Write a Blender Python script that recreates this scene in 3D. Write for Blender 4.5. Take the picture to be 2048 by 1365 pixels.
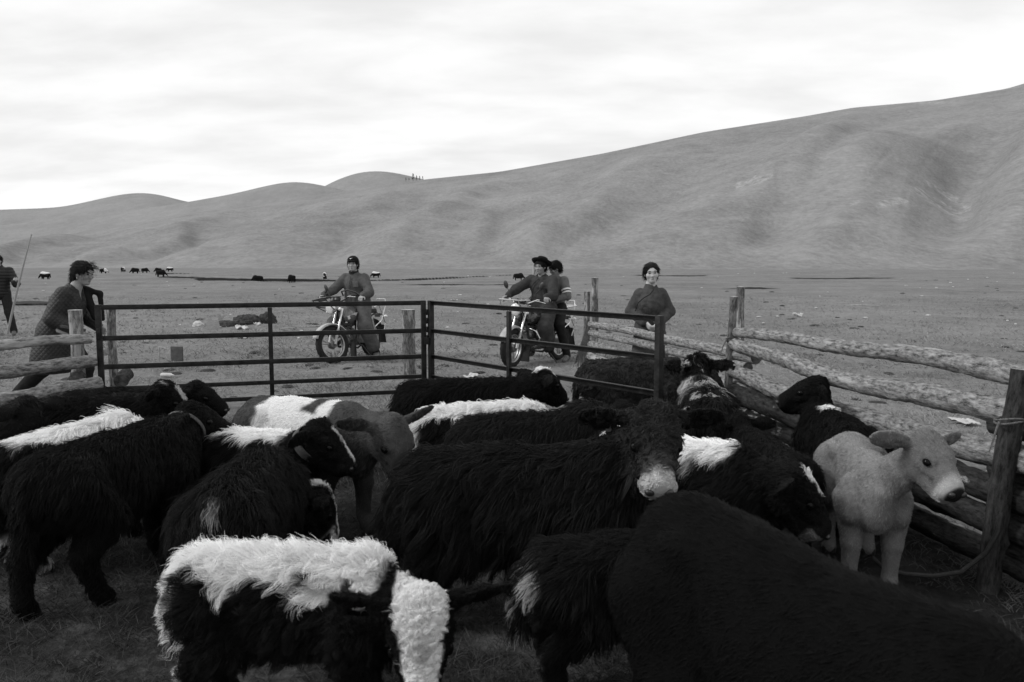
import bpy, bmesh, math, random
import numpy as np
from mathutils import Vector, Matrix, Euler

for _o in list(bpy.data.objects):
    bpy.data.objects.remove(_o, do_unlink=True)
scene = bpy.context.scene
COL = scene.collection
R = math.radians

# ------------------------------------------------------------------ camera, sky, sun, exposure
CAM_H = 1.6
PITCH = math.atan(154.5 / 1593.0)
cam_data = bpy.data.cameras.new('camera')
cam_data.lens = 28.0
cam_data.sensor_width = 36.0
cam_data.clip_start = 0.05
cam_data.clip_end = 20000
cam_data.dof.use_dof = True
cam_data.dof.focus_distance = 8.0
cam_data.dof.aperture_fstop = 5.0
cam = bpy.data.objects.new('camera', cam_data)
COL.objects.link(cam)
cam.location = (0, 0, CAM_H)
cam.rotation_euler = (R(90) - PITCH, 0, 0)
scene.camera = cam

SUN_EL, SUN_AZ = R(38), R(-100)      # azimuth from +Y (view direction) towards +X: high, from the left and behind
world = bpy.data.worlds.new('World')
scene.world = world
world.use_nodes = True
wn, wl = world.node_tree.nodes, world.node_tree.links
wn.clear()
w_out = wn.new('ShaderNodeOutputWorld')
w_bg = wn.new('ShaderNodeBackground')
w_bg.inputs['Strength'].default_value = 0.1
w_sky = wn.new('ShaderNodeTexSky')
w_sky.sky_type = 'NISHITA'
w_sky.sun_disc = False
w_sky.sun_elevation = SUN_EL
w_sky.sun_rotation = SUN_AZ
w_bw = wn.new('ShaderNodeRGBToBW')
wl.new(w_sky.outputs[0], w_bw.inputs[0])
# overcast deck: soft stretched cloud noise on a plane above the place
w_tc = wn.new('ShaderNodeTexCoord')
w_sep = wn.new('ShaderNodeSeparateXYZ')
wl.new(w_tc.outputs['Generated'], w_sep.inputs[0])
w_abs = wn.new('ShaderNodeMath'); w_abs.operation = 'ABSOLUTE'
wl.new(w_sep.outputs[2], w_abs.inputs[0])
w_add = wn.new('ShaderNodeMath'); w_add.operation = 'ADD'; w_add.inputs[1].default_value = 0.22
wl.new(w_abs.outputs[0], w_add.inputs[0])
w_dx = wn.new('ShaderNodeMath'); w_dx.operation = 'DIVIDE'
w_dy = wn.new('ShaderNodeMath'); w_dy.operation = 'DIVIDE'
wl.new(w_sep.outputs[0], w_dx.inputs[0]); wl.new(w_add.outputs[0], w_dx.inputs[1])
wl.new(w_sep.outputs[1], w_dy.inputs[0]); wl.new(w_add.outputs[0], w_dy.inputs[1])
w_cmb = wn.new('ShaderNodeCombineXYZ')
wl.new(w_dx.outputs[0], w_cmb.inputs[0]); wl.new(w_dy.outputs[0], w_cmb.inputs[1])
w_map = wn.new('ShaderNodeMapping')
w_map.inputs['Scale'].default_value = (0.9, 1.6, 1.0)
w_map.inputs['Rotation'].default_value = (0, 0, R(12))
w_map.inputs['Location'].default_value = (3.1, 1.7, 0)
wl.new(w_cmb.outputs[0], w_map.inputs[0])
w_n = wn.new('ShaderNodeTexNoise')
w_n.inputs['Scale'].default_value = 1.9
w_n.inputs['Detail'].default_value = 7.0
w_n.inputs['Roughness'].default_value = 0.52
w_n.inputs['Distortion'].default_value = 0.15
wl.new(w_map.outputs[0], w_n.inputs['Vector'])
w_mr = wn.new('ShaderNodeMapRange')
w_mr.inputs['From Min'].default_value = 0.28
w_mr.inputs['From Max'].default_value = 0.66
w_mr.inputs['To Min'].default_value = 7.1
w_mr.inputs['To Max'].default_value = 8.7
w_mr.interpolation_type = 'SMOOTHSTEP'
wl.new(w_n.outputs[0], w_mr.inputs[0])
w_mix = wn.new('ShaderNodeMix'); w_mix.data_type = 'FLOAT'
w_mix.inputs[0].default_value = 0.92
wl.new(w_bw.outputs[0], w_mix.inputs[2]); wl.new(w_mr.outputs[0], w_mix.inputs[3])
wl.new(w_mix.outputs[0], w_bg.inputs['Color'])
wl.new(w_bg.outputs[0], w_out.inputs['Surface'])

sun_data = bpy.data.lights.new('sun', 'SUN')
sun_data.energy = 1.5
sun_data.angle = R(14)
sun_data.color = (1.0, 1.0, 1.0)
sun = bpy.data.objects.new('sun', sun_data)
COL.objects.link(sun)
_sd = Vector((math.sin(SUN_AZ) * math.cos(SUN_EL), math.cos(SUN_AZ) * math.cos(SUN_EL), math.sin(SUN_EL)))
sun.rotation_euler = _sd.to_track_quat('Z', 'Y').to_euler()
sun.location = _sd * 60

vs = scene.view_settings
vs.view_transform = 'Standard'
vs.look = 'None'
vs.exposure = 0.3
vs.gamma = 1.0
vs.use_curve_mapping = False
scene.render.engine = 'CYCLES'
cy = scene.cycles
cy.max_bounces = 6
cy.diffuse_bounces = 4
cy.glossy_bounces = 3
cy.transmission_bounces = 4
cy.transparent_max_bounces = 4
cy.volume_bounces = 0
cy.use_denoising = True
scene.cycles_curves.shape = 'RIBBONS'
scene.cycles_curves.subdivisions = 2

# ------------------------------------------------------------------ noise
def _hash(ix, iy, iz, seed):
    h = (ix.astype(np.int64) * 374761393 + iy.astype(np.int64) * 668265263 + iz.astype(np.int64) * 2147483647 + seed * 974711) & 0xFFFFFFFF
    h = ((h ^ (h >> 13)) * 1274126177) & 0xFFFFFFFF
    h = ((h ^ (h >> 16)) * 2246822519) & 0xFFFFFFFF
    return ((h ^ (h >> 15)) & 0xFFFFFF) / float(0xFFFFFF)

def vnoise(p, seed=0):
    """value noise in [-1,1] for points (...,3) or (...,2)"""
    p = np.asarray(p, float)
    if p.shape[-1] == 2:
        p = np.concatenate([p, np.zeros(p.shape[:-1] + (1,))], -1)
    i = np.floor(p); f = p - i
    f = f * f * (3 - 2 * f)
    x, y, z = i[..., 0], i[..., 1], i[..., 2]
    fx, fy, fz = f[..., 0], f[..., 1], f[..., 2]
    def c(a, b, d): return _hash(x + a, y + b, z + d, seed)
    x00 = c(0,0,0) * (1-fx) + c(1,0,0) * fx
    x10 = c(0,1,0) * (1-fx) + c(1,1,0) * fx
    x01 = c(0,0,1) * (1-fx) + c(1,0,1) * fx
    x11 = c(0,1,1) * (1-fx) + c(1,1,1) * fx
    y0 = x00 * (1-fy) + x10 * fy
    y1 = x01 * (1-fy) + x11 * fy
    return (y0 * (1-fz) + y1 * fz) * 2 - 1

def fbm(p, seed=0, octaves=4, gain=0.5, lac=2.03):
    p = np.asarray(p, float); a = 1.0; s = 0; t = 0
    for k in range(octaves):
        s = s + a * vnoise(p * (lac ** k) + 17.3 * k, seed + k); t += a; a *= gain
    return s / t

def sstep(a, b, x):
    t = np.clip((np.asarray(x, float) - a) / (b - a), 0, 1)
    return t * t * (3 - 2 * t)

# ------------------------------------------------------------------ materials (all greys: the photograph is black and white)
MATS = {}
def principled(name):
    m = bpy.data.materials.new(name); m.use_nodes = True
    n, l = m.node_tree.nodes, m.node_tree.links
    b = n['Principled BSDF']
    return m, n, l, b

def mat(name, lo, hi=None, rough=0.7, scale=8.0, detail=5.0, bump=0.0, bscale=None, spec=0.3, metal=0.0, stretch=(1, 1, 1), attr=None, coat=0.0):
    """procedural grey material: noise between two greys, optional bump; attr multiplies/sets the colour from a mesh attribute"""
    if name in MATS: return MATS[name]
    hi = lo if hi is None else hi
    m, n, l, b = principled(name)
    b.inputs['Roughness'].default_value = rough
    b.inputs['Specular IOR Level'].default_value = spec
    b.inputs['Metallic'].default_value = metal
    b.inputs['Coat Weight'].default_value = coat
    tc = n.new('ShaderNodeTexCoord')
    mp = n.new('ShaderNodeMapping'); mp.inputs['Scale'].default_value = stretch
    l.new(tc.outputs['Object'], mp.inputs[0])
    nz = n.new('ShaderNodeTexNoise')
    nz.inputs['Scale'].default_value = scale; nz.inputs['Detail'].default_value = detail; nz.inputs['Roughness'].default_value = 0.6
    l.new(mp.outputs[0], nz.inputs['Vector'])
    rp = n.new('ShaderNodeValToRGB')
    rp.color_ramp.elements[0].position = 0.32; rp.color_ramp.elements[1].position = 0.68
    rp.color_ramp.elements[0].color = (lo, lo, lo, 1); rp.color_ramp.elements[1].color = (hi, hi, hi, 1)
    l.new(nz.outputs[0], rp.inputs[0])
    if attr:
        at = n.new('ShaderNodeAttribute'); at.attribute_name = attr
        mul = n.new('ShaderNodeMath'); mul.operation = 'MULTIPLY'
        l.new(at.outputs['Fac'], mul.inputs[0]); l.new(rp.outputs[0], mul.inputs[1])
        l.new(mul.outputs[0], b.inputs['Base Color'])
    else:
        l.new(rp.outputs[0], b.inputs['Base Color'])
    if bump:
        nb = n.new('ShaderNodeTexNoise')
        nb.inputs['Scale'].default_value = bscale or scale * 4; nb.inputs['Detail'].default_value = 4
        l.new(mp.outputs[0], nb.inputs['Vector'])
        bp = n.new('ShaderNodeBump'); bp.inputs['Strength'].default_value = bump; bp.inputs['Distance'].default_value = 0.02
        l.new(nb.outputs[0], bp.inputs['Height']); l.new(bp.outputs[0], b.inputs['Normal'])
    MATS[name] = m
    return m

# ------------------------------------------------------------------ objects
def tag(o, label=None, cat=None, group=None, kind=None):
    if label: o['label'] = label
    if cat: o['category'] = cat
    if group: o['group'] = group
    if kind: o['kind'] = kind
    return o

def empty(name, loc=(0, 0, 0), rz=0.0, label=None, cat=None, group=None):
    o = bpy.data.objects.new(name, None)
    o.empty_display_size = 0.1
    COL.objects.link(o)
    o.location = loc; o.rotation_euler = (0, 0, rz)
    return tag(o, label, cat, group)

def obj_from_mesh(name, me, material=None, parent=None):
    o = bpy.data.objects.new(name, me)
    COL.objects.link(o)
    if material is not None and not me.materials: me.materials.append(material)
    if parent is not None: o.parent = parent
    return o

def pyobj(name, verts, faces, material=None, parent=None, smooth=True, attrs=None):
    me = bpy.data.meshes.new(name)
    verts = np.asarray(verts, float); faces = np.asarray(faces) if not isinstance(faces, list) else faces
    me.from_pydata(verts.tolist(), [], faces.tolist() if not isinstance(faces, list) else faces)
    if smooth: me.polygons.foreach_set('use_smooth', [True] * len(me.polygons))
    if attrs:
        for k, v in attrs.items():
            a = me.attributes.new(k, 'FLOAT', 'POINT'); a.data.foreach_set('value', np.asarray(v, np.float32))
    me.update()
    return obj_from_mesh(name, me, material, parent)

class MB:
    """collects shapes; build() links them as one mesh object"""
    def __init__(self): self.v = []; self.f = []
    def add(self, v, f):
        b = len(self.v)
        self.v += [tuple(map(float, p)) for p in v]
        self.f += [tuple(int(i) + b for i in q) for q in f]
        return self
    def box(self, c, s, rot=None, taper=1.0, bev=0.0):
        hx, hy, hz = s[0] / 2, s[1] / 2, s[2] / 2
        bv = min(bev, hx * .9, hy * .9, hz * .9)
        if bv <= 0:
            pts = [Vector((x * hx * (taper if z > 0 else 1), y * hy * (taper if z > 0 else 1), z * hz)) for z in (-1, 1) for y in (-1, 1) for x in (-1, 1)]
            fs = [(0, 2, 3, 1), (4, 5, 7, 6), (0, 1, 5, 4), (2, 6, 7, 3), (0, 4, 6, 2), (1, 3, 7, 5)]
        else:
            bm = bmesh.new(); bmesh.ops.create_cube(bm, size=1.0)
            for v in bm.verts: v.co = Vector((v.co.x * 2 * hx * (taper if v.co.z > 0 else 1), v.co.y * 2 * hy * (taper if v.co.z > 0 else 1), v.co.z * 2 * hz))
            bmesh.ops.bevel(bm, geom=bm.edges[:], offset=bv, segments=2, affect='EDGES', profile=0.6)
            bm.verts.index_update()
            pts = [v.co.copy() for v in bm.verts]; fs = [[v.index for v in f.verts] for f in bm.faces]; bm.free()
        M = rot if rot is not None else Matrix.Identity(3)
        return self.add([Vector(c) + M @ p for p in pts], fs)
    def bar(self, a, b, w, h=None, up=(0, 0, 1), bev=0.0):
        a, b = Vector(a), Vector(b); h = w if h is None else h
        d = (b - a); L = d.length; d = d.normalized()
        u = Vector(up); u = (u - d * u.dot(d))
        if u.length < 1e-4: u = Vector((1, 0, 0)); u = u - d * u.dot(d)
        u.normalize(); s = u.cross(d)
        M = Matrix((d, s, u)).transposed()
        return self.box((a + b) / 2, (L, w, h), M, bev=bev)
    def tube(self, pts, r, n=8, cap=True):
        pts = [Vector(p) for p in pts]; rs = r if isinstance(r, (list, tuple)) else [r] * len(pts)
        V = []; prev = None
        for i, p in enumerate(pts):
            t = (pts[min(i + 1, len(pts) - 1)] - pts[max(i - 1, 0)]).normalized()
            if prev is None:
                u = t.orthogonal().normalized()
            else:
                u = (prev - t * prev.dot(t)); u = u.normalized() if u.length > 1e-6 else t.orthogonal().normalized()
            prev = u; w = t.cross(u)
            for k in range(n):
                a = 2 * math.pi * k / n
                V.append(p + (u * math.cos(a) + w * math.sin(a)) * rs[i])
        F = []
        for i in range(len(pts) - 1):
            for k in range(n):
                F.append((i * n + k, i * n + (k + 1) % n, (i + 1) * n + (k + 1) % n, (i + 1) * n + k))
        if cap:
            F.append(tuple(range(n - 1, -1, -1))); F.append(tuple((len(pts) - 1) * n + k for k in range(n)))
        return self.add(V, F)
    def lathe(self, prof, c, axis=(0, 0, 1), n=20, a0=0.0, a1=2 * math.pi, ref=None):
        """prof: list of (radius, height along axis)"""
        ax = Vector(axis).normalized(); u = (Vector(ref) if ref is not None else ax.orthogonal()).normalized(); w = ax.cross(u)
        full = abs(a1 - a0 - 2 * math.pi) < 1e-6
        m = n if full else n + 1
        V = []
        for (r, h) in prof:
            for k in range(m):
                a = a0 + (a1 - a0) * k / n
                V.append(Vector(c) + ax * h + (u * math.cos(a) + w * math.sin(a)) * r)
        F = []
        for i in range(len(prof) - 1):
            for k in range(n):
                k2 = (k + 1) % m
                F.append((i * m + k, i * m + k2, (i + 1) * m + k2, (i + 1) * m + k))
        return self.add(V, F)
    def ell(self, c, r, rot=None, n=12):
        M = rot if rot is not None else Matrix.Identity(3)
        V = []; F = []
        for i in range(n + 1):
            th = math.pi * i / n
            for k in range(n * 2):
                ph = math.pi * k / n
                V.append(Vector(c) + M @ Vector((r[0] * math.sin(th) * math.cos(ph), r[1] * math.sin(th) * math.sin(ph), r[2] * math.cos(th))))
        for i in range(n):
            for k in range(n * 2):
                F.append((i * 2 * n + k, (i + 1) * 2 * n + k, (i + 1) * 2 * n + (k + 1) % (2 * n), i * 2 * n + (k + 1) % (2 * n)))
        return self.add(V, F)
    def prism(self, outline, y0, y1):
        """outline in x,z extruded along y"""
        n = len(outline)
        V = [(x, y0, z) for x, z in outline] + [(x, y1, z) for x, z in outline]
        F = [tuple(range(n)), tuple(range(2 * n - 1, n - 1, -1))] + [(i, i + n, (i + 1) % n + n, (i + 1) % n) for i in range(n)]
        return self.add(V, F)
    def build(self, name, material, parent=None, smooth=True, sharp=35):
        me = bpy.data.meshes.new(name)
        me.from_pydata(self.v, [], self.f)
        bm = bmesh.new(); bm.from_mesh(me)
        bmesh.ops.recalc_face_normals(bm, faces=bm.faces[:])
        bm.to_mesh(me); bm.free()
        if smooth:
            me.polygons.foreach_set('use_smooth', [True] * len(me.polygons))
            me.set_sharp_from_angle(angle=R(sharp))
        me.update()
        return obj_from_mesh(name, me, material, parent)

def rotz(a): return Matrix.Rotation(a, 3, 'Z')

# ------------------------------------------------------------------ implicit surfaces -> one continuous mesh
def rc(a, b, ra, rb, k=0.03, sy=1.0): return ('rc', np.array(a, float), np.array(b, float), ra, rb, k, sy)
def el(c, r, M=None, k=0.03): return ('el', np.array(c, float), np.array(r, float), np.eye(3) if M is None else np.array(M, float), k)

def sdf_mesh(prims, vox, cuts=(), disp=None):
    """smooth union of round cones and ellipsoids, meshed with surface nets; cuts are ellipsoids/cones subtracted"""
    lo = np.full(3, 1e9); hi = np.full(3, -1e9); boxes = []
    for p in prims:
        if p[0] == 'rc':
            r = max(p[3], p[4]) * max(1.0, p[6]) + p[5]
            b0 = np.minimum(p[1], p[2]) - r; b1 = np.maximum(p[1], p[2]) + r
        else:
            r = p[2].max() + p[4]; b0 = p[1] - r; b1 = p[1] + r
        boxes.append((b0, b1)); lo = np.minimum(lo, b0); hi = np.maximum(hi, b1)
    lo -= 2 * vox; hi += 2 * vox
    n = np.ceil((hi - lo) / vox).astype(int) + 1
    D = np.full(n, 1.0, np.float32)
    ax = [lo[i] + vox * np.arange(n[i]) for i in range(3)]
    def ev(p, sl):
        X = (ax[0][sl[0]] - p[1][0])[:, None, None]; Y = (ax[1][sl[1]] - p[1][1])[None, :, None]; Z = (ax[2][sl[2]] - p[1][2])[None, None, :]
        if p[0] == 'rc':
            sy = p[6]
            d = p[2] - p[1]; Y = Y / sy; dy = d[1] / sy
            L2 = d[0] ** 2 + dy ** 2 + d[2] ** 2 + 1e-12
            t = np.clip((X * d[0] + Y * dy + Z * d[2]) / L2, 0, 1)
            return (np.sqrt((X - t * d[0]) ** 2 + (Y - t * dy) ** 2 + (Z - t * d[2]) ** 2) - (p[3] + t * (p[4] - p[3]))) * min(1, sy)
        M = p[3]; r = p[2]
        x = X * M[0, 0] + Y * M[1, 0] + Z * M[2, 0]; y = X * M[0, 1] + Y * M[1, 1] + Z * M[2, 1]; z = X * M[0, 2] + Y * M[1, 2] + Z * M[2, 2]
        k0 = np.sqrt((x / r[0]) ** 2 + (y / r[1]) ** 2 + (z / r[2]) ** 2)
        k1 = np.sqrt((x / r[0] ** 2) ** 2 + (y / r[1] ** 2) ** 2 + (z / r[2] ** 2) ** 2) + 1e-9
        return k0 * (k0 - 1) / k1
    def region(b0, b1, pad):
        i0 = np.clip(np.floor((b0 - pad - lo) / vox).astype(int), 0, n - 1); i1 = np.clip(np.ceil((b1 + pad - lo) / vox).astype(int) + 1, 1, n)
        return tuple(slice(i0[i], i1[i]) for i in range(3))
    for p, (b0, b1) in zip(prims, boxes):
        k = p[5] if p[0] == 'rc' else p[4]
        sl = region(b0, b1, 2 * vox)
        d = ev(p, sl).astype(np.float32); c = D[sl]
        h = np.clip(0.5 + 0.5 * (c - d) / k, 0, 1)
        D[sl] = c * (1 - h) + d * h - k * h * (1 - h)
    for p in cuts:
        k = p[5] if p[0] == 'rc' else p[4]
        if p[0] == 'rc':
            r = max(p[3], p[4]) * max(1.0, p[6]) + k; b0 = np.minimum(p[1], p[2]) - r; b1 = np.maximum(p[1], p[2]) + r
        else:
            r = p[2].max() + k; b0 = p[1] - r; b1 = p[1] + r
        if (b1 < lo).any() or (b0 > hi).any(): continue
        sl = region(b0, b1, 2 * vox)
        d = -ev(p, sl).astype(np.float32); c = D[sl]
        h = np.clip(0.5 - 0.5 * (c - d) / k, 0, 1)
        D[sl] = c * (1 - h) + d * h + k * h * (1 - h)
    if disp is not None:
        near = np.argwhere(np.abs(D) < 0.05)
        P = lo + near * vox
        D[near[:, 0], near[:, 1], near[:, 2]] += disp(P).astype(np.float32)
    # surface nets
    S = D < 0
    c = [D[i:n[0] - 1 + i, j:n[1] - 1 + j, k:n[2] - 1 + k] for i in (0, 1) for j in (0, 1) for k in (0, 1)]
    cs = sum((q < 0).astype(np.int8) for q in c)
    cells = np.argwhere((cs > 0) & (cs < 8))
    idx = np.full(n - 1, -1, np.int64); idx[cells[:, 0], cells[:, 1], cells[:, 2]] = np.arange(len(cells))
    vals = np.stack([q[cells[:, 0], cells[:, 1], cells[:, 2]] for q in c], 1)
    corner = np.array([(i, j, k) for i in (0, 1) for j in (0, 1) for k in (0, 1)], float)
    acc = np.zeros((len(cells), 3)); cnt = np.zeros(len(cells))
    for a in range(8):
        for b in range(a + 1, 8):
            if abs(corner[a] - corner[b]).sum() != 1: continue
            m = (vals[:, a] < 0) != (vals[:, b] < 0)
            t = vals[m, a] / (vals[m, a] - vals[m, b])
            acc[m] += corner[a] + t[:, None] * (corner[b] - corner[a]); cnt[m] += 1
    V = lo + (cells + acc / cnt[:, None]) * vox
    Fs = []
    for axis in range(3):
        a1, a2 = (axis + 1) % 3, (axis + 2) % 3
        s0 = [slice(None)] * 3; s1 = [slice(None)] * 3
        s0[axis] = slice(0, n[axis] - 1); s1[axis] = slice(1, n[axis])
        A, B = S[tuple(s0)], S[tuple(s1)]
        e = np.argwhere(A != B)
        e = e[(e[:, a1] > 0) & (e[:, a2] > 0) & (e[:, a1] < n[a1] - 1) & (e[:, a2] < n[a2] - 1)]
        inside = A[e[:, 0], e[:, 1], e[:, 2]]
        q = []
        for (o1, o2) in ((-1, -1), (0, -1), (0, 0), (-1, 0)):
            w = e.copy(); w[:, a1] += o1; w[:, a2] += o2
            q.append(idx[w[:, 0], w[:, 1], w[:, 2]])
        q = np.stack(q, 1)
        q[~inside] = q[~inside][:, ::-1]
        Fs.append(q)
    return V, np.concatenate(Fs)
# ------------------------------------------------------------------ the land
def grass_mat(name, lo, hi, far=False, bare=False):
    m, n, l, b = principled(name)
    b.inputs['Roughness'].default_value = 0.95
    b.inputs['Specular IOR Level'].default_value = 0.05
    geo = n.new('ShaderNodeNewGeometry')
    def noise(scale, detail, rough=0.6, stretch=(1, 1, 1)):
        mp = n.new('ShaderNodeMapping'); mp.inputs['Scale'].default_value = stretch
        l.new(geo.outputs['Position'], mp.inputs[0])
        t = n.new('ShaderNodeTexNoise'); t.inputs['Scale'].default_value = scale; t.inputs['Detail'].default_value = detail; t.inputs['Roughness'].default_value = rough
        l.new(mp.outputs[0], t.inputs['Vector']); return t.outputs[0]
    def math_(op, a, c):
        q = n.new('ShaderNodeMath'); q.operation = op
        for i, s in enumerate((a, c)):
            if isinstance(s, (int, float)): q.inputs[i].default_value = s
            else: l.new(s, q.inputs[i])
        return q.outputs[0]
    if far:
        big = noise(0.008, 6, 0.68); mid = noise(0.06, 7, 0.75, (1, 0.45, 2.0)); fine = noise(0.42, 5, 0.85, (1, 0.35, 2))
    else:
        big = noise(0.12, 4); mid = noise(0.9, 6, 0.7); fine = noise(9.0, 5, 0.75)
    f = math_('ADD', math_('ADD', math_('MULTIPLY', big, 0.28), math_('MULTIPLY', mid, 0.26)), math_('MULTIPLY', fine, 0.46))
    rp = n.new('ShaderNodeValToRGB')
    e = rp.color_ramp.elements
    e[0].position = 0.39; e[0].color = (lo, lo, lo, 1); e[1].position = 0.61; e[1].color = (hi, hi, hi, 1)
    l.new(f, rp.inputs[0])
    col = rp.outputs[0]
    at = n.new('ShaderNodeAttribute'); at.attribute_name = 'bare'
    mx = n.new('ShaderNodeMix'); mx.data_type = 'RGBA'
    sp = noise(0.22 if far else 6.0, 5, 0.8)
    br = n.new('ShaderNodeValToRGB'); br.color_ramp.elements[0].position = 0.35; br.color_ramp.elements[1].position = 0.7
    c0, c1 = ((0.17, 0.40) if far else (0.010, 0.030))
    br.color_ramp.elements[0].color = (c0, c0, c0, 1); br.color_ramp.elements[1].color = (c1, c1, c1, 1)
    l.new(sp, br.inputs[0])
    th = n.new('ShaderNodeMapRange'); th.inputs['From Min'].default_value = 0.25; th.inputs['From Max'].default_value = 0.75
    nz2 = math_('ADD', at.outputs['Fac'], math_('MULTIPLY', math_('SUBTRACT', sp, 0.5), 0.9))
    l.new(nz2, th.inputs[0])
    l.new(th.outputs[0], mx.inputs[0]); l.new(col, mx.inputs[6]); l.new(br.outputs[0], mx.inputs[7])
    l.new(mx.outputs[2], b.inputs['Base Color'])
    bp = n.new('ShaderNodeBump')
    bp.inputs['Strength'].default_value = 0.5 if far else 0.8
    bp.inputs['Distance'].default_value = 1.2 if far else 0.05
    l.new(math_('ADD', fine, mid), bp.inputs['Height'])
    l.new(bp.outputs[0], b.inputs['Normal'])
    return m

PEN = [(-4.6, -1.0), (-4.2, 6.2), (-3.9, 7.5), (-0.9, 8.4), (1.2, 6.0), (2.2, 6.2), (2.45, 3.6), (3.2, -1.0)]
def pen_dist(x, y):
    """signed distance to the pen's outline (negative inside)"""
    P = np.array(PEN); x = np.asarray(x, float); y = np.asarray(y, float)
    d = np.full(x.shape, 1e9); ins = np.zeros(x.shape, bool)
    for i in range(len(P)):
        a, b = P[i], P[(i + 1) % len(P)]
        e = b - a; t = np.clip(((x - a[0]) * e[0] + (y - a[1]) * e[1]) / (e @ e), 0, 1)
        d = np.minimum(d, np.hypot(x - a[0] - t * e[0], y - a[1] - t * e[1]))
        ins ^= ((a[1] > y) != (b[1] > y)) & (x < (b[0] - a[0]) * (y - a[1]) / (b[1] - a[1] + 1e-12) + a[0])
    return np.where(ins, -d, d)

STREAMS = [  # cut banks of a small meandering stream, facing the camera: (bank line, height, how far the bed reaches this way)
    ([(-47, 100), (-40, 96), (-34, 90), (-29, 86), (-24, 84), (-19, 86)], 0.60, 12.0),
    ([(-25, 79), (-20, 80), (-15, 81), (-10, 87), (-6, 96), (-1, 112), (5, 124), (11, 130)], 0.42, 9.0),
    ([(-32, 114), (-26, 106), (-20, 101), (-15, 98)], 0.35, 8.0),
    ([(-112, 168), (-80, 150), (-60, 140), (-50, 128)], 0.5, 14.0),
    ([(0, 126), (8, 118), (14, 114), (22, 110), (30, 112)], 0.32, 12.0),
    ([(30, 92), (38, 90), (48, 92), (60, 90), (84, 94)], 0.20, 10.0),
    ([(-12, 60), (-6, 62), (2, 61)], 0.12, 5.0), ([(12, 50), (20, 52), (27, 51)], 0.10, 5.0),
]
def bank(x, y):
    """drop of the stream bed below the plain and a mask of the raw earth face"""
    p = np.stack([x, y], -1); z = np.zeros(np.shape(x)); m = np.zeros(np.shape(x))
    for line, dep, w in STREAMS:
        xs = [q[0] for q in line]; ys = [q[1] for q in line]
        s = y - np.interp(x, xs, ys) - 1.3 * fbm(p * 0.17, 21, 3)
        endw = sstep(xs[0], xs[0] + 4, x) * (1 - sstep(xs[-1] - 4, xs[-1], x))
        f = np.where(s < 0, np.clip(1 + s / w, 0, 1), 1 - np.clip(s / 0.45, 0, 1)) * endw * (0.25 + 0.85 * sstep(-0.25, 0.25, fbm(p * 0.09, 8, 3)))
        z = z - 0.62 * dep * np.clip(f, 0, 1.2)
        m = np.maximum(m, endw * (np.abs(s - 0.2) < 0.75) * sstep(-0.2, 0.1, fbm(p * 0.09, 8, 3)))
    return z, m

def ground_z(x, y):
    x = np.asarray(x, float); y = np.asarray(y, float)
    p = np.stack([x, y], -1); r = np.hypot(x, y)
    z = 0.030 * fbm(p * 0.9, 3, 3) + 0.014 * vnoise(p * 5.0, 9)
    z = z + 0.10 * fbm(p * 0.12, 5, 3) * sstep(9, 30, r) + 0.05 * fbm(p * 0.5, 6, 3) * sstep(12, 25, r)
    return z + bank(x, y)[0]

def gz(x, y): return float(ground_z(np.array([x]), np.array([y]))[0])

def build_ground():
    az = np.concatenate([np.radians(np.linspace(-50, 50, 420)), np.radians(np.linspace(52, 308, 70))])
    r = np.concatenate([[0.02], np.geomspace(0.5, 40, 190), np.linspace(40.5, 175, 270), np.geomspace(178, 9000, 40)])
    A, RR = np.meshgrid(az, r)
    X = RR * np.sin(A); Y = RR * np.cos(A)
    Z = ground_z(X, Y)
    na, nr = len(az), len(r)
    V = np.stack([X, Y, Z], -1).reshape(-1, 3)
    i, k = np.meshgrid(np.arange(nr - 1), np.arange(na), indexing='ij')
    k2 = (k + 1) % na
    F = np.stack([i * na + k, i * na + k2, (i + 1) * na + k2, (i + 1) * na + k], -1).reshape(-1, 4)[:, ::-1]
    x, y = V[:, 0], V[:, 1]
    pd = pen_dist(x, y)
    bare = (1 - sstep(-0.2, 0.6, pd)) * (0.80 + 0.3 * fbm(np.stack([x, y], -1) * 1.3, 31, 3))  # pen floor: trodden mud, with near-field occlusion darkened into its colour as well
    bare = np.maximum(bare, bank(x, y)[1])
    # trodden spots by the gate
    bare = np.maximum(bare, 0.42 * sstep(0.30, 0.6, fbm(np.stack([x, y], -1) * 0.7, 77, 4)) * (1 - sstep(14, 34, np.hypot(x, y))))
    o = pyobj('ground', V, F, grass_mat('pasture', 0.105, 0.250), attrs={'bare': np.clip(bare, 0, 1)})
    tag(o, kind='structure')
build_ground()

def interp(pts, x):
    pts = sorted(pts); return np.interp(x, [p[0] for p in pts], [p[1] for p in pts])

def smooth1(a, w):
    k = np.hanning(w + 2)[1:-1]; k /= k.sum()
    return np.convolve(np.pad(a, w // 2, mode='edge'), k, mode='valid')[:len(a)]

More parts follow.
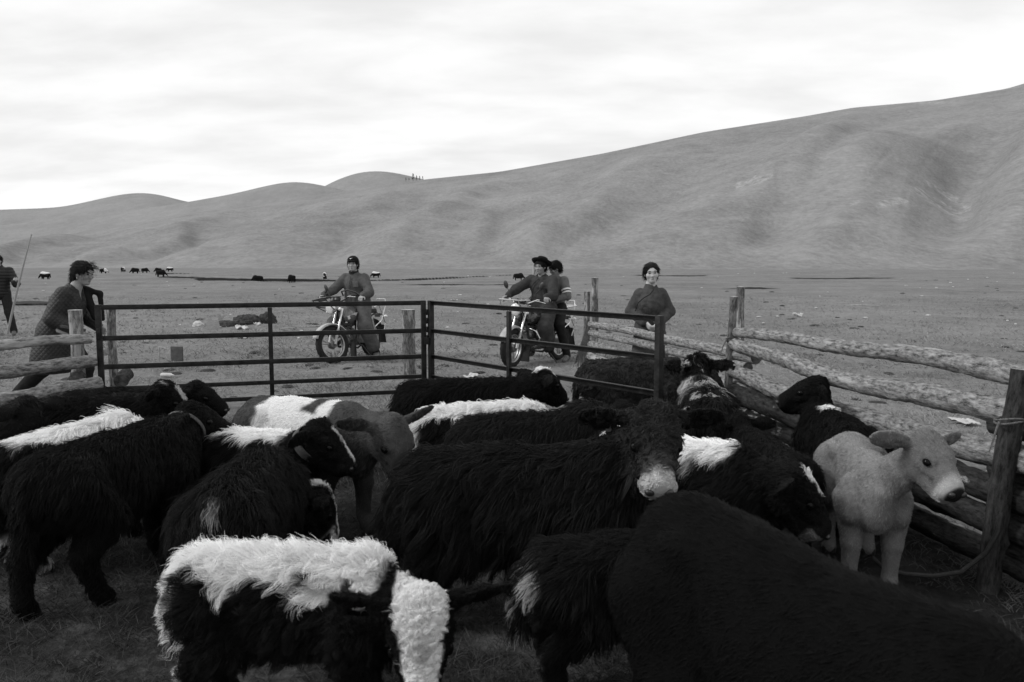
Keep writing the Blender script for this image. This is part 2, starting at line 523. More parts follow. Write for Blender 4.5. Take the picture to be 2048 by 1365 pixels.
def hill(name, skyline, r0, r1, material, amp, seed, az0=-62, az1=62, na=700, ns=110, spur=None, bumps=(), bare_fn=None, prof=1.5, depth=900, crease=0):
    """a hill mass: skyline gives (bearing tangent*1593+1024, height tangent*1593) pairs; r0/r1 distances of foot and ridge"""
    px = np.linspace(1024 + 1593 * math.tan(R(az0)), 1024 + 1593 * math.tan(R(az1)), na)
    az = np.arctan((px - 1024) / 1593)
    e = smooth1(interp(skyline, px), 9) / 1593.0
    f0 = interp(r0, px); f1 = interp(r1, px)
    s = np.concatenate([np.linspace(0, 1, ns), 1 + np.linspace(0.03, 1, 24)])
    S, AZ = np.meshgrid(s, az, indexing='ij'); PX = np.broadcast_to(px, S.shape)
    Rr = np.where(S <= 1, f0 + (f1 - f0) * S, f1 + (S - 1) * depth)       # forward distance (Y)
    g = np.where(S <= 1, 0.30 * S ** 1.35 + 0.70 * (S ** prof) * (1 + 0.55 * (1 - S)) , 1 - 0.55 * (S - 1) ** 1.4)
    top = e * f1 
    Z = top * g
    X = Rr * np.tan(AZ); Y = Rr
    win = sstep(0.0, 0.22, S) * (1 - sstep(0.62, 0.98, S)) 
    p = np.stack([X, Y], -1)
    if spur is not None:
        wv, sh, am = spur
        q = (PX - 1024) / wv - S * sh + 0.35 * fbm(np.stack([PX / 260.0, S * 2.2], -1), seed + 3, 3)
        rg = 0.5 + 0.5 * np.cos(2 * np.pi * q)
        rg2 = 0.5 + 0.5 * np.cos(2 * np.pi * (q * 1.73 + 0.4 * fbm(np.stack([PX / 150.0, S * 3], -1), seed + 8, 2)))
        Z = Z + am * (rg ** 1.3 * 0.75 + rg2 * 0.35 - 0.55) * win * (0.5 + 0.5 * sstep(0, 0.02, e))
    Z = Z + amp * fbm(p / 120.0, seed, 4) * win + amp * 0.42 * fbm(p / 26.0, seed + 5, 4) * win
    if crease:
        cn = fbm(np.stack([PX / 95.0 - S * 2.2, S * 1.7], -1), seed + 31, 4)
        Z = Z - crease * np.exp(-(cn / 0.05) ** 2) * win * (0.3 + 0.7 * sstep(-0.2, 0.3, fbm(np.stack([PX / 300.0, S * 3], -1), seed + 41, 2)))
    for (bx, bs, wx, ws, h) in bumps:
        Z = Z + h * sstep(0.0, 0.14, S) * np.exp(-((PX - bx) / wx) ** 2 - ((S - bs) / ws) ** 2)
    Z[0] -= 0.25
    V = np.stack([X, Y, Z], -1).reshape(-1, 3)
    nS, nA = S.shape
    i, k = np.meshgrid(np.arange(nS - 1), np.arange(nA - 1), indexing='ij')
    F = np.stack([i * nA + k, i * nA + k + 1, (i + 1) * nA + k + 1, (i + 1) * nA + k], -1).reshape(-1, 4)
    bare = bare_fn(PX, S, Z / Y * 1593) if bare_fn is not None else np.zeros(S.shape)
    o = pyobj(name, V, F, material, attrs={'bare': np.clip(bare, 0, 1).reshape(-1)})
    tag(o, kind='structure')
    return o

hill_m = grass_mat('hill_grass', 0.150, 0.290, far=True)
far_m = grass_mat('far_hill_grass_hazed', 0.19, 0.29, far=True)  # paler than the main hill: distance haze is painted into the grass colour
HZ = 528.0
def sk(l): return [(x, HZ - y) for x, y in l]

def main_bare(PX, S, EL):
    y = HZ - EL
    u = np.stack([PX / 38.0, y / 14.0], -1)
    b = 0.75 * sstep(0.40, 0.62, fbm(u, 50, 4)) * np.exp(-((PX - 1640) / 330) ** 2 - ((y - 395) / 62) ** 2)
    b = np.maximum(b, 0.6 * sstep(0.34, 0.6, fbm(u * 1.3, 60, 4)) * np.exp(-((PX - 1200) / 160) ** 2 - ((y - 400) / 40) ** 2))
    # landslip scars right of the knoll
    for (x0, y0, x1, y1, w) in ((1822, 375, 1915, 432, 7), (1842, 362, 1925, 412, 5), (1752, 402, 1800, 398, 8), (1470, 372, 1530, 350, 5)):
        t = np.clip(((PX - x0) * (x1 - x0) + (y - y0) * (y1 - y0)) / ((x1 - x0) ** 2 + (y1 - y0) ** 2), 0, 1)
        d = np.hypot(PX - x0 - t * (x1 - x0), y - y0 - t * (y1 - y0))
        b = np.maximum(b, 0.95 * (1 - sstep(w * 0.3, w * 1.9, d + 6 * fbm(u * 2.5, 66, 3))))
    b = np.maximum(b, 0.8 * np.exp(-((PX - 1840) / 60) ** 2 - ((y - 211) / 3.5) ** 2))
    b = np.maximum(b, 0.75 * np.exp(-((PX - 375) / 32) ** 2 - ((y - 509) / 4.0) ** 2))
    return b

hill('far_hill', sk([(-900, 440), (-200, 432), (0, 421), (60, 419), (120, 417), (150, 413), (230, 395), (260, 389), (290, 387), (325, 389), (350, 397), (380, 406), (430, 412), (480, 416), (560, 420), (620, 395), (660, 370), (710, 350), (745, 344), (790, 347), (830, 357), (870, 366), (950, 395), (1100, 430), (1500, 470), (2600, 490)]),
     [(-900, 1900), (2600, 2100)], [(-900, 3000), (2600, 3100)], far_m, 10, 5, na=500, ns=60, spur=(170, 1.2, 10), depth=1500)
hill('middle_hill', sk([(-900, 470), (0, 452), (150, 436), (300, 418), (390, 404), (480, 388), (540, 373), (590, 364), (630, 368), (690, 382), (800, 400), (1000, 430), (2600, 500)]),
     [(-900, 1150), (2600, 1250)], [(-900, 1750), (2600, 1850)], far_m, 8, 15, na=500, ns=60, spur=(150, 1.6, 8), depth=900)
hill('main_hill', sk([(-1900, 505), (-900, 500), (-300, 492), (0, 482), (150, 466), (300, 440), (400, 424), (560, 404), (690, 383), (770, 371), (860, 359), (1000, 345), (1200, 310), (1400, 268), (1600, 237), (1690, 221), (1850, 207), (1990, 185), (2048, 168), (2300, 105), (2700, 40), (4200, 0)]),
     [(-1900, 420), (-300, 330), (400, 290), (1000, 240), (1500, 225), (2048, 215), (4200, 200)],
     [(-1900, 800), (0, 820), (700, 1000), (1000, 950), (1500, 800), (2048, 680), (4200, 600)], hill_m, 4.5, 25, az0=-60, az1=62, na=1050, ns=190, spur=(300, 1.35, 9.5),
     bumps=[(1660, 0.47, 150, 0.20, 18), (1930, 0.42, 80, 0.22, -11), (2080, 0.5, 110, 0.3, 9), (1800, 0.10, 340, 0.09, 4.5), (300, 0.12, 260, 0.10, 2.5)], bare_fn=main_bare, crease=0.5)
# ------------------------------------------------------------------ yak calves
def fur_mat():
    m, n, l, b = principled('fur')
    at = n.new('ShaderNodeAttribute'); at.attribute_name = 'alb'
    l.new(at.outputs['Fac'], b.inputs['Base Color'])
    b.inputs['Roughness'].default_value = 0.6
    b.inputs['Specular IOR Level'].default_value = 0.07
    return m
FUR_M = fur_mat()
SKIN_M = mat('hide', 0.85, 1.0, rough=0.8, scale=40, attr='alb', spec=0.05, bump=0.3)
EYE_M = mat('eye_dark', 0.004, rough=0.10, spec=0.12)
NOSE_M = mat('nose_dark', 0.012, 0.03, rough=0.35, spec=0.5, scale=60)
HOOF_M = mat('hoof', 0.012, 0.03, rough=0.5, scale=30)
HORN_M = mat('horn', 0.05, 0.09, rough=0.5, scale=30)
STRAP_M = mat('collar_strap', 0.045, 0.09, rough=0.8, scale=60, bump=0.4)
TAG_M = mat('ear_tag', 0.20, 0.32, rough=0.6, scale=50)

def curves_obj(name, P, rad, attrs, material, parent=None):
    """P (N,K,3) strand points, rad (K,) or (N,K), attrs per strand"""
    N, K = P.shape[:2]
    hc = bpy.data.hair_curves.new(name)
    hc.add_curves([K] * N)
    hc.attributes['position'].data.foreach_set('vector', np.ascontiguousarray(P, np.float32).reshape(-1))
    if rad.ndim == 1: rad = np.broadcast_to(rad, (N, K))
    ra = hc.attributes.get('radius') or hc.attributes.new('radius', 'FLOAT', 'POINT')
    ra.data.foreach_set('value', np.ascontiguousarray(rad, np.float32).reshape(-1))
    for k, v in attrs.items():
        a = hc.attributes.new(k, 'FLOAT', 'CURVE'); a.data.foreach_set('value', np.asarray(v, np.float32))
    hc.materials.append(material)
    o = bpy.data.objects.new(name, hc); COL.objects.link(o)
    if parent is not None: o.parent = parent
    return o

def head_frame(yaw, pitch, roll=0.0):
    """columns: forward (to the muzzle), left, up"""
    M = Matrix.Rotation(yaw, 3, 'Z') @ Matrix.Rotation(-pitch, 3, 'Y') @ Matrix.Rotation(roll, 3, 'X')
    return np.array(M)

def calf(label, loc, yaw, s=1.0, head=(0.62, 0.0, 0.80), hdir=(0, -30), hroll=0, coat=None, length=0.055, count=16000, lift=0.45, fat=1.0, legs=(0, 0, 0, 0), rad=0.0013, curl=0.010,
         group='yak calves crowded in the pen', collar=None, tags=None, horns=0.0, tail=None, vox=0.015, seed=1, thin=False, clump=0.55, nostril=True, dark_nose=True, name='yak_calf', droop=0.35, rump_z=0.0, ear_up=0.0, hs=1.02, legsw=None, tail_alb=None, withers=0.0, headfur=0.35, face=0.55, cat='yak calf'):
    rng = np.random.default_rng(seed)
    root = empty(name, (loc[0], loc[1], gz(loc[0], loc[1])), yaw, label, cat, group)
    root.scale = (s, s, s)
    Hc = np.array(head, float); Hm = head_frame(R(hdir[0]), R(hdir[1]), R(hroll))
    def H(x, y, z): return Hc + Hm @ (np.array((x, y, z), float) * hs)
    w = fat
    P = []
    # trunk: rump, loin, barrel, chest, withers
    P += [rc((-0.36, 0, 0.585 + rump_z), (-0.05, 0, 0.55), 0.165 * w, 0.205 * w, 0.05, 0.80), rc((-0.05, 0, 0.55), (0.27, 0, 0.55), 0.205 * w, 0.185 * w, 0.05, 0.78),
          rc((-0.40, 0, 0.66 + rump_z), (-0.15, 0, 0.66 + rump_z * .5), 0.075, 0.085, 0.06, 1.3), rc((0.16, 0, 0.66), (0.31, 0, 0.685 + withers), 0.095, 0.085, 0.08), rc((-0.15, 0, 0.655), (0.2, 0, 0.66), 0.085, 0.085, 0.06),
          el((0.36, 0, 0.52), (0.12, 0.125 * w, 0.16), None, 0.07)]
    P += [el((-0.28, 0.118 * y_, 0.675 + rump_z), (0.06, 0.03, 0.035), None, 0.03) for y_ in (1, -1)]
    if thin:
        P += [el((-0.27, 0.125 * y_, 0.675), (0.055, 0.028, 0.04), None, 0.03) for y_ in (1, -1)] + [rc((-0.46, 0.07 * y_, 0.63), (-0.43, 0.075 * y_, 0.62), 0.04, 0.04, 0.03) for y_ in (1, -1)] + [rc((0.40, 0, 0.46), (0.46, 0, 0.60), 0.05, 0.045, 0.05), rc((0.30, 0.12, 0.62), (0.36, 0.12, 0.46), 0.05, 0.05, 0.03), rc((0.30, -0.12, 0.62), (0.36, -0.12, 0.46), 0.05, 0.05, 0.03)]
    # neck
    nb = np.array((0.33, 0.0, 0.60)); pt = H(-0.015, 0, -0.03)
    mid = (nb + pt) / 2 + np.array((0.02, 0, 0.0))
    P += [rc(nb, mid, 0.145 * w, 0.115 * w, 0.06, 0.8), rc(mid, pt, 0.115 * w, 0.08, 0.06, 0.85)]
    # legs: swing angles shift knees / feet fore and aft
    for i, (lx, ly, front) in enumerate(((0.27, 0.105, 1), (0.27, -0.105, 1), (-0.36, 0.115, 0), (-0.36, -0.115, 0))):
        sw = legs[i]
        if front:
            k = (lx + 0.03 + sw * 0.10, ly, 0.29); ft = (lx + 0.0 + sw * 0.20, ly, 0.09); ho = (lx + 0.03 + sw * 0.22, ly, 0.035)
            P += [rc((lx, ly, 0.52), k, 0.10, 0.054, 0.05), rc(k, ft, 0.052, 0.038, 0.02), rc(ft, ho, 0.040, 0.044, 0.015)]
        else:
            st = (lx + 0.11 + sw * 0.06, ly + 0.008 * np.sign(ly), 0.42); hk = (lx - 0.05 + sw * 0.12, ly, 0.28); ft = (lx - 0.02 + sw * 0.22, ly, 0.09); ho = (lx + 0.015 + sw * 0.23, ly, 0.035)
            P += [rc((lx, ly * 0.85, 0.58), st, 0.125, 0.085, 0.06), rc(st, hk, 0.088, 0.054, 0.04), rc(hk, ft, 0.050, 0.038, 0.02), rc(ft, ho, 0.040, 0.044, 0.015)]
    # head
    h = hs
    def hrc(a, b, ra, rb, k=0.03): return rc(H(*a), H(*b), ra * h, rb * h, k * h)
    P += [el(H(0.012, 0, 0.003), np.array((0.105, 0.090, 0.088)) * h, Hm, 0.04), hrc((0.05, 0, 0.004), (0.200, 0, -0.026), 0.074, 0.052, 0.035),
          hrc((0.0, 0.012, -0.072), (0.17, 0, -0.088), 0.062, 0.036, 0.03), hrc((0.0, -0.012, -0.072), (0.17, 0, -0.088), 0.062, 0.036, 0.03), hrc((0.09, 0, 0.03), (0.16, 0, -0.0), 0.04, 0.03, 0.03), el(H(0.212, 0, -0.048), np.array((0.046, 0.066, 0.052)) * h, Hm, 0.02), hrc((0.185, 0, -0.088), (0.205, 0, -0.092), 0.035, 0.030, 0.015),
          hrc((0.065, 0.066, 0.022), (0.075, 0.06, 0.012), 0.024, 0.022, 0.02), hrc((0.065, -0.066, 0.022), (0.075, -0.06, 0.012), 0.024, 0.022, 0.02), el(H(-0.03, 0, 0.055), np.array((0.05, 0.06, 0.04)) * h, Hm, 0.04)]
    for sy in (1, -1):
        P += [hrc((0.045, 0.072 * sy, 0.046), (0.105, 0.060 * sy, 0.036), 0.016, 0.012, 0.012), el(H(0.015, 0.052 * sy, -0.062), np.array((0.062, 0.030, 0.052)) * h, Hm, 0.03), hrc((0.06, 0.074 * sy, -0.016), (0.125, 0.055 * sy, -0.024), 0.018, 0.016, 0.015)]
    for sy in (1, -1):
        a, b = H(-0.045, 0.085 * sy, 0.012), H(-0.080, 0.265 * sy, -0.005 + ear_up)
        d = (b - a) / np.linalg.norm(b - a); up = Hm[:, 2] - d * (Hm[:, 2] @ d); up /= np.linalg.norm(up); f = np.cross(up, d)
        m1 = a * 0.42 + b * 0.58
        P += [el(m1, (0.100 * h, 0.009 * h + 0.002, 0.056 * h), np.stack([d, f, up], 1), 0.012), rc(a, m1, 0.026 * h, 0.02 * h, 0.02)]
    # tail
    tl = tail if tail is not None else [(-0.50, 0, 0.66), (-0.535, 0.01, 0.52), (-0.535, 0.015, 0.36)]
    for a, b in zip(tl[:-1], tl[1:]): P.append(rc(a, b, 0.028, 0.024, 0.02))
    cuts = [el(H(0.262, 0.034 * sy, -0.030), np.array((0.016, 0.013, 0.010)) * h, Hm, 0.008) for sy in (1, -1)]
    cuts += [el(H(-0.045, 0.175 * sy, 0.003 + ear_up * .5) + Hm @ np.array((0.020, 0, 0)), np.array((0.022, 0.055, 0.028)) * h, Hm, 0.008) for sy in (1, -1)]
    cuts += [el(H(0.090, 0.092 * sy, 0.016), np.array((0.020, 0.020, 0.013)) * h, Hm, 0.006) for sy in (1, -1)]
    V, F = sdf_mesh(P, vox, cuts)
    # regions in calf space
    def hd(p): return (p - Hc) @ Hm / hs
    def regions(p):
        q = hd(p)
        t = np.clip(q[:, 0] / 0.2, -0.25, 1.1)
        dh = np.sqrt((q[:, 0] - t * 0.2) ** 2 + q[:, 1] ** 2 + (q[:, 2] + 0.03 * t + 0.02) ** 2)
        th = 0.125 - 0.045 * np.clip(t, 0, 1)
        hm = 1 - sstep(th, th + 0.025, dh)
        ear = sstep(0.095, 0.115, np.abs(q[:, 1])) * (1 - sstep(0.28, 0.30, np.linalg.norm(q, axis=1)))* sstep(-0.14, -0.12, q[:, 0]) * (q[:, 0] < 0.03) * (np.abs(q[:, 2] - 0.01) < 0.09)
        muz = sstep(0.150, 0.185, q[:, 0] + 0.25 * (q[:, 2] + 0.05)) * hm
        return q, hm, ear, muz
    reg = regions(V)
    alb = coat(V, reg, rng) if callable(coat) else np.full(len(V), coat)
    q, hm, ear, muz = reg
    nose = sstep(0.232, 0.244, q[:, 0]) * (q[:, 2] > -0.072) * hm
    al = alb.copy()
    if dark_nose: al = al * (1 - nose) + 0.02 * nose
    else:
        plate = (np.abs(q[:, 1]) < 0.011) * (q[:, 0] > 0.215) * (q[:, 2] < -0.045) * hm
        al = np.where((plate > 0) | ((np.abs(q[:, 2] + 0.083) < 0.006) & (q[:, 0] > 0.13) & (hm > 0.5)), 0.02, al)
    body = pyobj('body', V, F, SKIN_M, root, attrs={'alb': al * 0.8})
    # --- fur strands
    T = np.concatenate([F[:, [0, 1, 2]], F[:, [0, 2, 3]]])
    e1, e2 = V[T[:, 1]] - V[T[:, 0]], V[T[:, 2]] - V[T[:, 0]]
    cr = np.cross(e1, e2); ar = np.linalg.norm(cr, axis=1)
    vn = np.zeros_like(V)
    for k in range(3):
        for c_ in range(3): vn[:, c_] += np.bincount(T[:, k], cr[:, c_], len(V))
    vn /= np.linalg.norm(vn, axis=1)[:, None] + 1e-12
    nclump = min(1700, max(200, count // 22))
    tot = count + nclump
    wt = ar * (1 + 1.2 * (np.linalg.norm(V[T[:, 0]] - Hc, axis=1) < 0.24 * hs))
    ti = rng.choice(len(T), tot, p=wt / wt.sum())
    u, v = rng.random(tot), rng.random(tot); fl = u + v > 1; u[fl], v[fl] = 1 - u[fl], 1 - v[fl]
    def bary(A): return A[T[ti, 0]] * (1 - u - v)[:, None] + A[T[ti, 1]] * u[:, None] + A[T[ti, 2]] * v[:, None]
    root_p = bary(V); nrm = bary(vn); nrm /= np.linalg.norm(nrm, axis=1)[:, None] + 1e-9
    q, hm, ear, muz = regions(root_p)
    ca = coat(root_p, (q, hm, ear, muz), rng) if callable(coat) else np.full(tot, coat)
    # hair length
    z = root_p[:, 2]
    leg = 1 - sstep(0.25, 0.42, z) 
    Ln = length * (1 - 0.62 * leg) * (1 - (1 - headfur) * hm) * (1 - 0.45 * ear) * (1 - 0.86 * muz)
    fore = hm * (1 - ear) * sstep(0.01, 0.05, q[:, 2]) * (1 - sstep(0.03, 0.09, q[:, 0]))
    Ln = Ln * (1 + 0.9 * fore)
    dors = sstep(0.5, 0.95, nrm[:, 2]) * (1 - hm)
    Ln = Ln * (1 + 0.25 * dors) * (0.65 + 0.6 * rng.random(tot))
    istail = (root_p[:, 0] < -0.47) & (np.abs(root_p[:, 1]) < 0.06) & (z < 0.62)
    Ln = np.maximum(Ln, 0.011 * (1 - 0.5 * muz))
    Ln = np.where(istail, np.maximum(Ln, length * 1.2), Ln)
    Ln = Ln * (1 - (1 - face) * hm * (1 - ear) * sstep(0.02, 0.07, q[:, 0]))
    Ln = np.where(ear > 0.5, np.minimum(Ln, 0.006 + 0.18 * length), Ln)
    Ln = np.maximum(Ln, 0.0065)
    Ln = np.where((q[:, 0] > (0.222 if dark_nose else 0.246)) & (hm > 0.3), 0.0, Ln)
    if hasattr(coat, 'lenf'): Ln = Ln * coat.lenf(root_p, (q, hm, ear, muz))
    if hasattr(coat, 'strand'): ca = coat.strand(root_p, (q, hm, ear, muz), ca, rng)
    # combing
    flow = np.tile(np.array((-0.75, 0.0, -0.65)), (tot, 1))
    flow = flow * (1 - hm)[:, None] + (-(Hm[:, 0])[None] * 0.8 + np.array((0, 0, -0.3))[None]) * hm[:, None]
    nz_ = fbm(root_p * 9.0, seed + 40, 2); ny_ = fbm(root_p * 9.0 + 31, seed + 41, 2)
    flow[:, 1] += 0.7 * ny_; flow[:, 0] += 0.5 * nz_
    flow -= nrm * (flow * nrm).sum(1)[:, None]
    flow /= np.linalg.norm(flow, axis=1)[:, None] + 1e-6
    K = 6 if length > 0.03 else 4
    t = np.linspace(0, 1, K)[None, :, None]
    lf = lift * (0.75 + 0.5 * rng.random(tot))[:, None, None]
    if hasattr(coat, 'liftf'): lf = lf * coat.liftf(root_p, (q, hm, ear, muz))[:, None, None]
    jit = rng.normal(0, 0.16, (tot, 1, 3))
    path = nrm[:, None] * lf * (t - 0.35 * t * t) + flow[:, None] * (1 - 0.5 * lf) * t + jit * t
    path = path + np.array((0, 0, -1.0)) * (droop * t * t)
    Pp = root_p[:, None] - nrm[:, None] * np.minimum(0.004, 0.08 * Ln)[:, None, None] + path * Ln[:, None, None]
    # clumping: strands bend towards the nearest guide
    G = slice(count, tot)
    gp = root_p[G]
    near = np.empty(count, int)
    for a in range(0, count, 4000):
        b = min(a + 4000, count)
        d2 = (root_p[a:b] ** 2).sum(1)[:, None] - 2 * root_p[a:b] @ gp.T + (gp ** 2).sum(1)[None]
        near[a:b] = d2.argmin(1)
    gpath = Pp[G]
    ph = rng.random(nclump) * 6.28; am = curl * (0.4 + rng.random(nclump)); fr = 5 + 5 * rng.random(nclump)
    u1 = np.cross(nrm[G], flow[G]); 
    tt = t[0, :, 0]
    wave = np.sin(ph[:, None] + fr[:, None] * tt[None]) * tt[None] * am[:, None]
    wave2 = np.cos(ph[:, None] * 1.7 + fr[:, None] * tt[None]) * tt[None] * am[:, None] * 0.6
    gpath = gpath + u1[:, None] * wave[..., None] + nrm[G][:, None] * wave2[..., None]
    Pp = Pp[:count]
    cl = clump * (0.7 + 0.5 * rng.random(count))[:, None, None] * t ** 1.2
    reach = np.linalg.norm(gp[near] - root_p[:count], axis=1)
    cl = cl * (1 - sstep(0.03, 0.06, reach))[:, None, None]
    off = gpath[near] - (gp[near] - root_p[:count])[:, None] * (1 - t)      # guide shape, root kept
    Pp = Pp * (1 - cl) + off * cl
    vr = 1 - 0.75 * sstep(0.3, 0.6, ca[:count])
    ca = ca[:count] * (1 + vr * 0.8 * (rng.random(count) - 0.5)) * (1 + vr * 0.35 * (rng.random(nclump)[near] - 0.5)) + 0.08 * sstep(0.5, 0.7, ca[:count])
    keep = (Ln[:count] > 0.004)
    rd = rad * np.array([1.0, 1.0, 0.9, 0.75, 0.5, 0.2] if K == 6 else [1.0, 0.9, 0.65, 0.25]) 
    fur = curves_obj('fur', Pp[keep], rd, {'alb': np.clip(ca[keep], 0.004, 0.9)}, FUR_M, root)
    # --- small parts
    for sy in (1, -1):
        MB().ell(H(0.086, 0.078 * sy, 0.015), np.array((0.022, 0.017, 0.017)) * h, Matrix(Hm.tolist()), 8).build('eye', EYE_M, root)
        if nostril: MB().ell(H(0.249, 0.034 * sy, -0.030), np.array((0.013, 0.019, 0.015)) * h, Matrix(Hm.tolist()) @ Matrix.Rotation(R(25 * sy), 3, 'X'), 8).build('nostril', NOSE_M, root)
        if horns:
            a = H(-0.05, 0.05 * sy, 0.075)
            MB().tube([a, a + Hm @ np.array((-0.01, 0.03 * sy, 0.03)) * horns, a + Hm @ np.array((0.0, 0.05 * sy, 0.075)) * horns], [0.014, 0.011, 0.004], 8).build('horn', HORN_M, root)
    for i, (lx, ly, front) in enumerate(((0.27, 0.105, 1), (0.27, -0.105, 1), (-0.36, 0.115, 0), (-0.36, -0.115, 0))):
        hx = lx + (0.03 if front else 0.015) + legs[i] * 0.225
        mb = MB()
        for dy in (0.016, -0.016):
            mb.lathe([(0.0, -0.036), (0.028, -0.036), (0.026, 0.0), (0.018, 0.018), (0.0, 0.018)], (hx + 0.012, ly + dy, 0.036), (0.15, 0, 1), 10)
        mb.build('hoof', HOOF_M, root)
    if collar:
        a, rr, cw = collar      # fraction along the neck, radius, tilt
        c = mid * (1 - a) + pt * a; d = (pt - mid) / np.linalg.norm(pt - mid)
        mb = MB(); n = 28; ax1 = np.cross(d, (0, 1, 0)); ax1 /= np.linalg.norm(ax1)
        prof = [(rr, -cw), (rr + 0.006, -cw * .9), (rr + 0.006, cw * .9), (rr, cw)]
        mb.lathe(prof, c, d, n, ref=ax1)
        mb.build('collar', STRAP_M, root)
    if tags:
        for sy in tags:
            c = H(-0.05, 0.15 * sy, -0.065)
            MB().box(c, (0.012 * h, 0.042 * h, 0.078 * h), Matrix(Hm.tolist()), bev=0.006).build('ear_tag', TAG_M, root)
    return root

# coat patterns -----------------------------------------------------------------
class Coat:
    def __init__(self, base, f=None, lenf=None, liftf=None, strand=None, var=0.25):
        self.base = base; self.f = f; self.var = var
        if lenf: self.lenf = lenf
        if liftf: self.liftf = liftf
        if strand: self.strand = strand
    def __call__(self, p, reg, rng):
        a = np.full(len(p), self.base) * (1 + self.var * fbm(p * 7.0, 11, 3))
        # sun-bleached tips on the back of dark coats stay a touch browner
        return self.f(p, reg, a) if self.f else a

def dorsal(p, x0, x1, w, zc=0.60, seed=3, wob=0.06):
    """mask of a stripe along the spine between x0 and x1"""
    n = fbm(p * 8.0, seed, 3)
    m = (1 - sstep(w, w + 0.03, np.abs(p[:, 1]) + wob * n)) * sstep(zc, zc + 0.03, p[:, 2] + 0.05 * n)
    return m * sstep(x0, x0 + 0.04, p[:, 0] + 0.05 * n) * (1 - sstep(x1 - 0.04, x1, p[:, 0] + 0.05 * n))

def mixw(a, m, v): return a * (1 - m) + v * m
# ------------------------------------------------------------------ gates, log fences, posts
GATE_M = mat('painted_iron', 0.004, 0.024, rough=0.5, scale=14, detail=7, bump=0.25, bscale=60, spec=0.22)
def bark_mat(name, lo, hi, peel):
    m, n, l, b = principled(name)
    b.inputs['Roughness'].default_value = 0.9; b.inputs['Specular IOR Level'].default_value = 0.1
    tc = n.new('ShaderNodeTexCoord')
    def nz(scale, detail, st, rough=0.6):
        mp = n.new('ShaderNodeMapping'); mp.inputs['Scale'].default_value = st; l.new(tc.outputs['UV'], mp.inputs[0])
        t = n.new('ShaderNodeTexNoise'); t.inputs['Scale'].default_value = scale; t.inputs['Detail'].default_value = detail; t.inputs['Roughness'].default_value = rough
        l.new(mp.outputs[0], t.inputs['Vector']); return t.outputs[0]
    a = nz(24, 7, (0.55, 1.7, 1), 0.75); c = nz(4.5, 5, (0.6, 1.8, 1), 0.7); d = nz(40, 3, (0.35, 3, 1))
    r1 = n.new('ShaderNodeValToRGB'); r1.color_ramp.elements[0].position = 0.36; r1.color_ramp.elements[1].position = 0.64
    r1.color_ramp.elements[0].color = (lo, lo, lo, 1); r1.color_ramp.elements[1].color = (hi, hi, hi, 1)
    l.new(a, r1.inputs[0])
    r2 = n.new('ShaderNodeValToRGB'); r2.color_ramp.elements[0].position = 0.62 - peel * 0.3; r2.color_ramp.elements[1].position = 0.70 - peel * 0.3
    l.new(c, r2.inputs[0])
    r3 = n.new('ShaderNodeValToRGB'); r3.color_ramp.elements[0].color = (0.22, 0.22, 0.22, 1); r3.color_ramp.elements[1].color = (0.48, 0.48, 0.48, 1)
    l.new(d, r3.inputs[0])
    mx = n.new('ShaderNodeMix'); mx.data_type = 'RGBA'
    l.new(r2.outputs[0], mx.inputs[0]); l.new(r1.outputs[0], mx.inputs[6]); l.new(r3.outputs[0], mx.inputs[7])
    l.new(mx.outputs[2], b.inputs['Base Color'])
    bp = n.new('ShaderNodeBump'); bp.inputs['Strength'].default_value = 0.9; bp.inputs['Distance'].default_value = 0.012
    l.new(a, bp.inputs['Height']); l.new(bp.outputs[0], b.inputs['Normal'])
    return m
BARK = bark_mat('bark', 0.025, 0.36, 0.2)
BARK_DARK = bark_mat('bark_dark', 0.008, 0.06, 0.0)  # dark logs; on the leaning post this tone stands in for shade
PEELED = bark_mat('peeled_log', 0.06, 0.30, 0.55)
POSTM = bark_mat('post_wood', 0.03, 0.20, 0.30)
CUT_M = mat('cut_end', 0.03, 0.16, rough=0.9, scale=18, detail=6, bump=0.5)
CUT_L = mat('cut_end_pale', 0.25, 0.5, rough=0.9, scale=18, detail=6, bump=0.5)
ROPE_M = mat('rope', 0.07, 0.18, rough=0.95, scale=90, bump=0.6)
ROPE_D = mat('strap_dark', 0.012, 0.03, rough=0.6, scale=60)

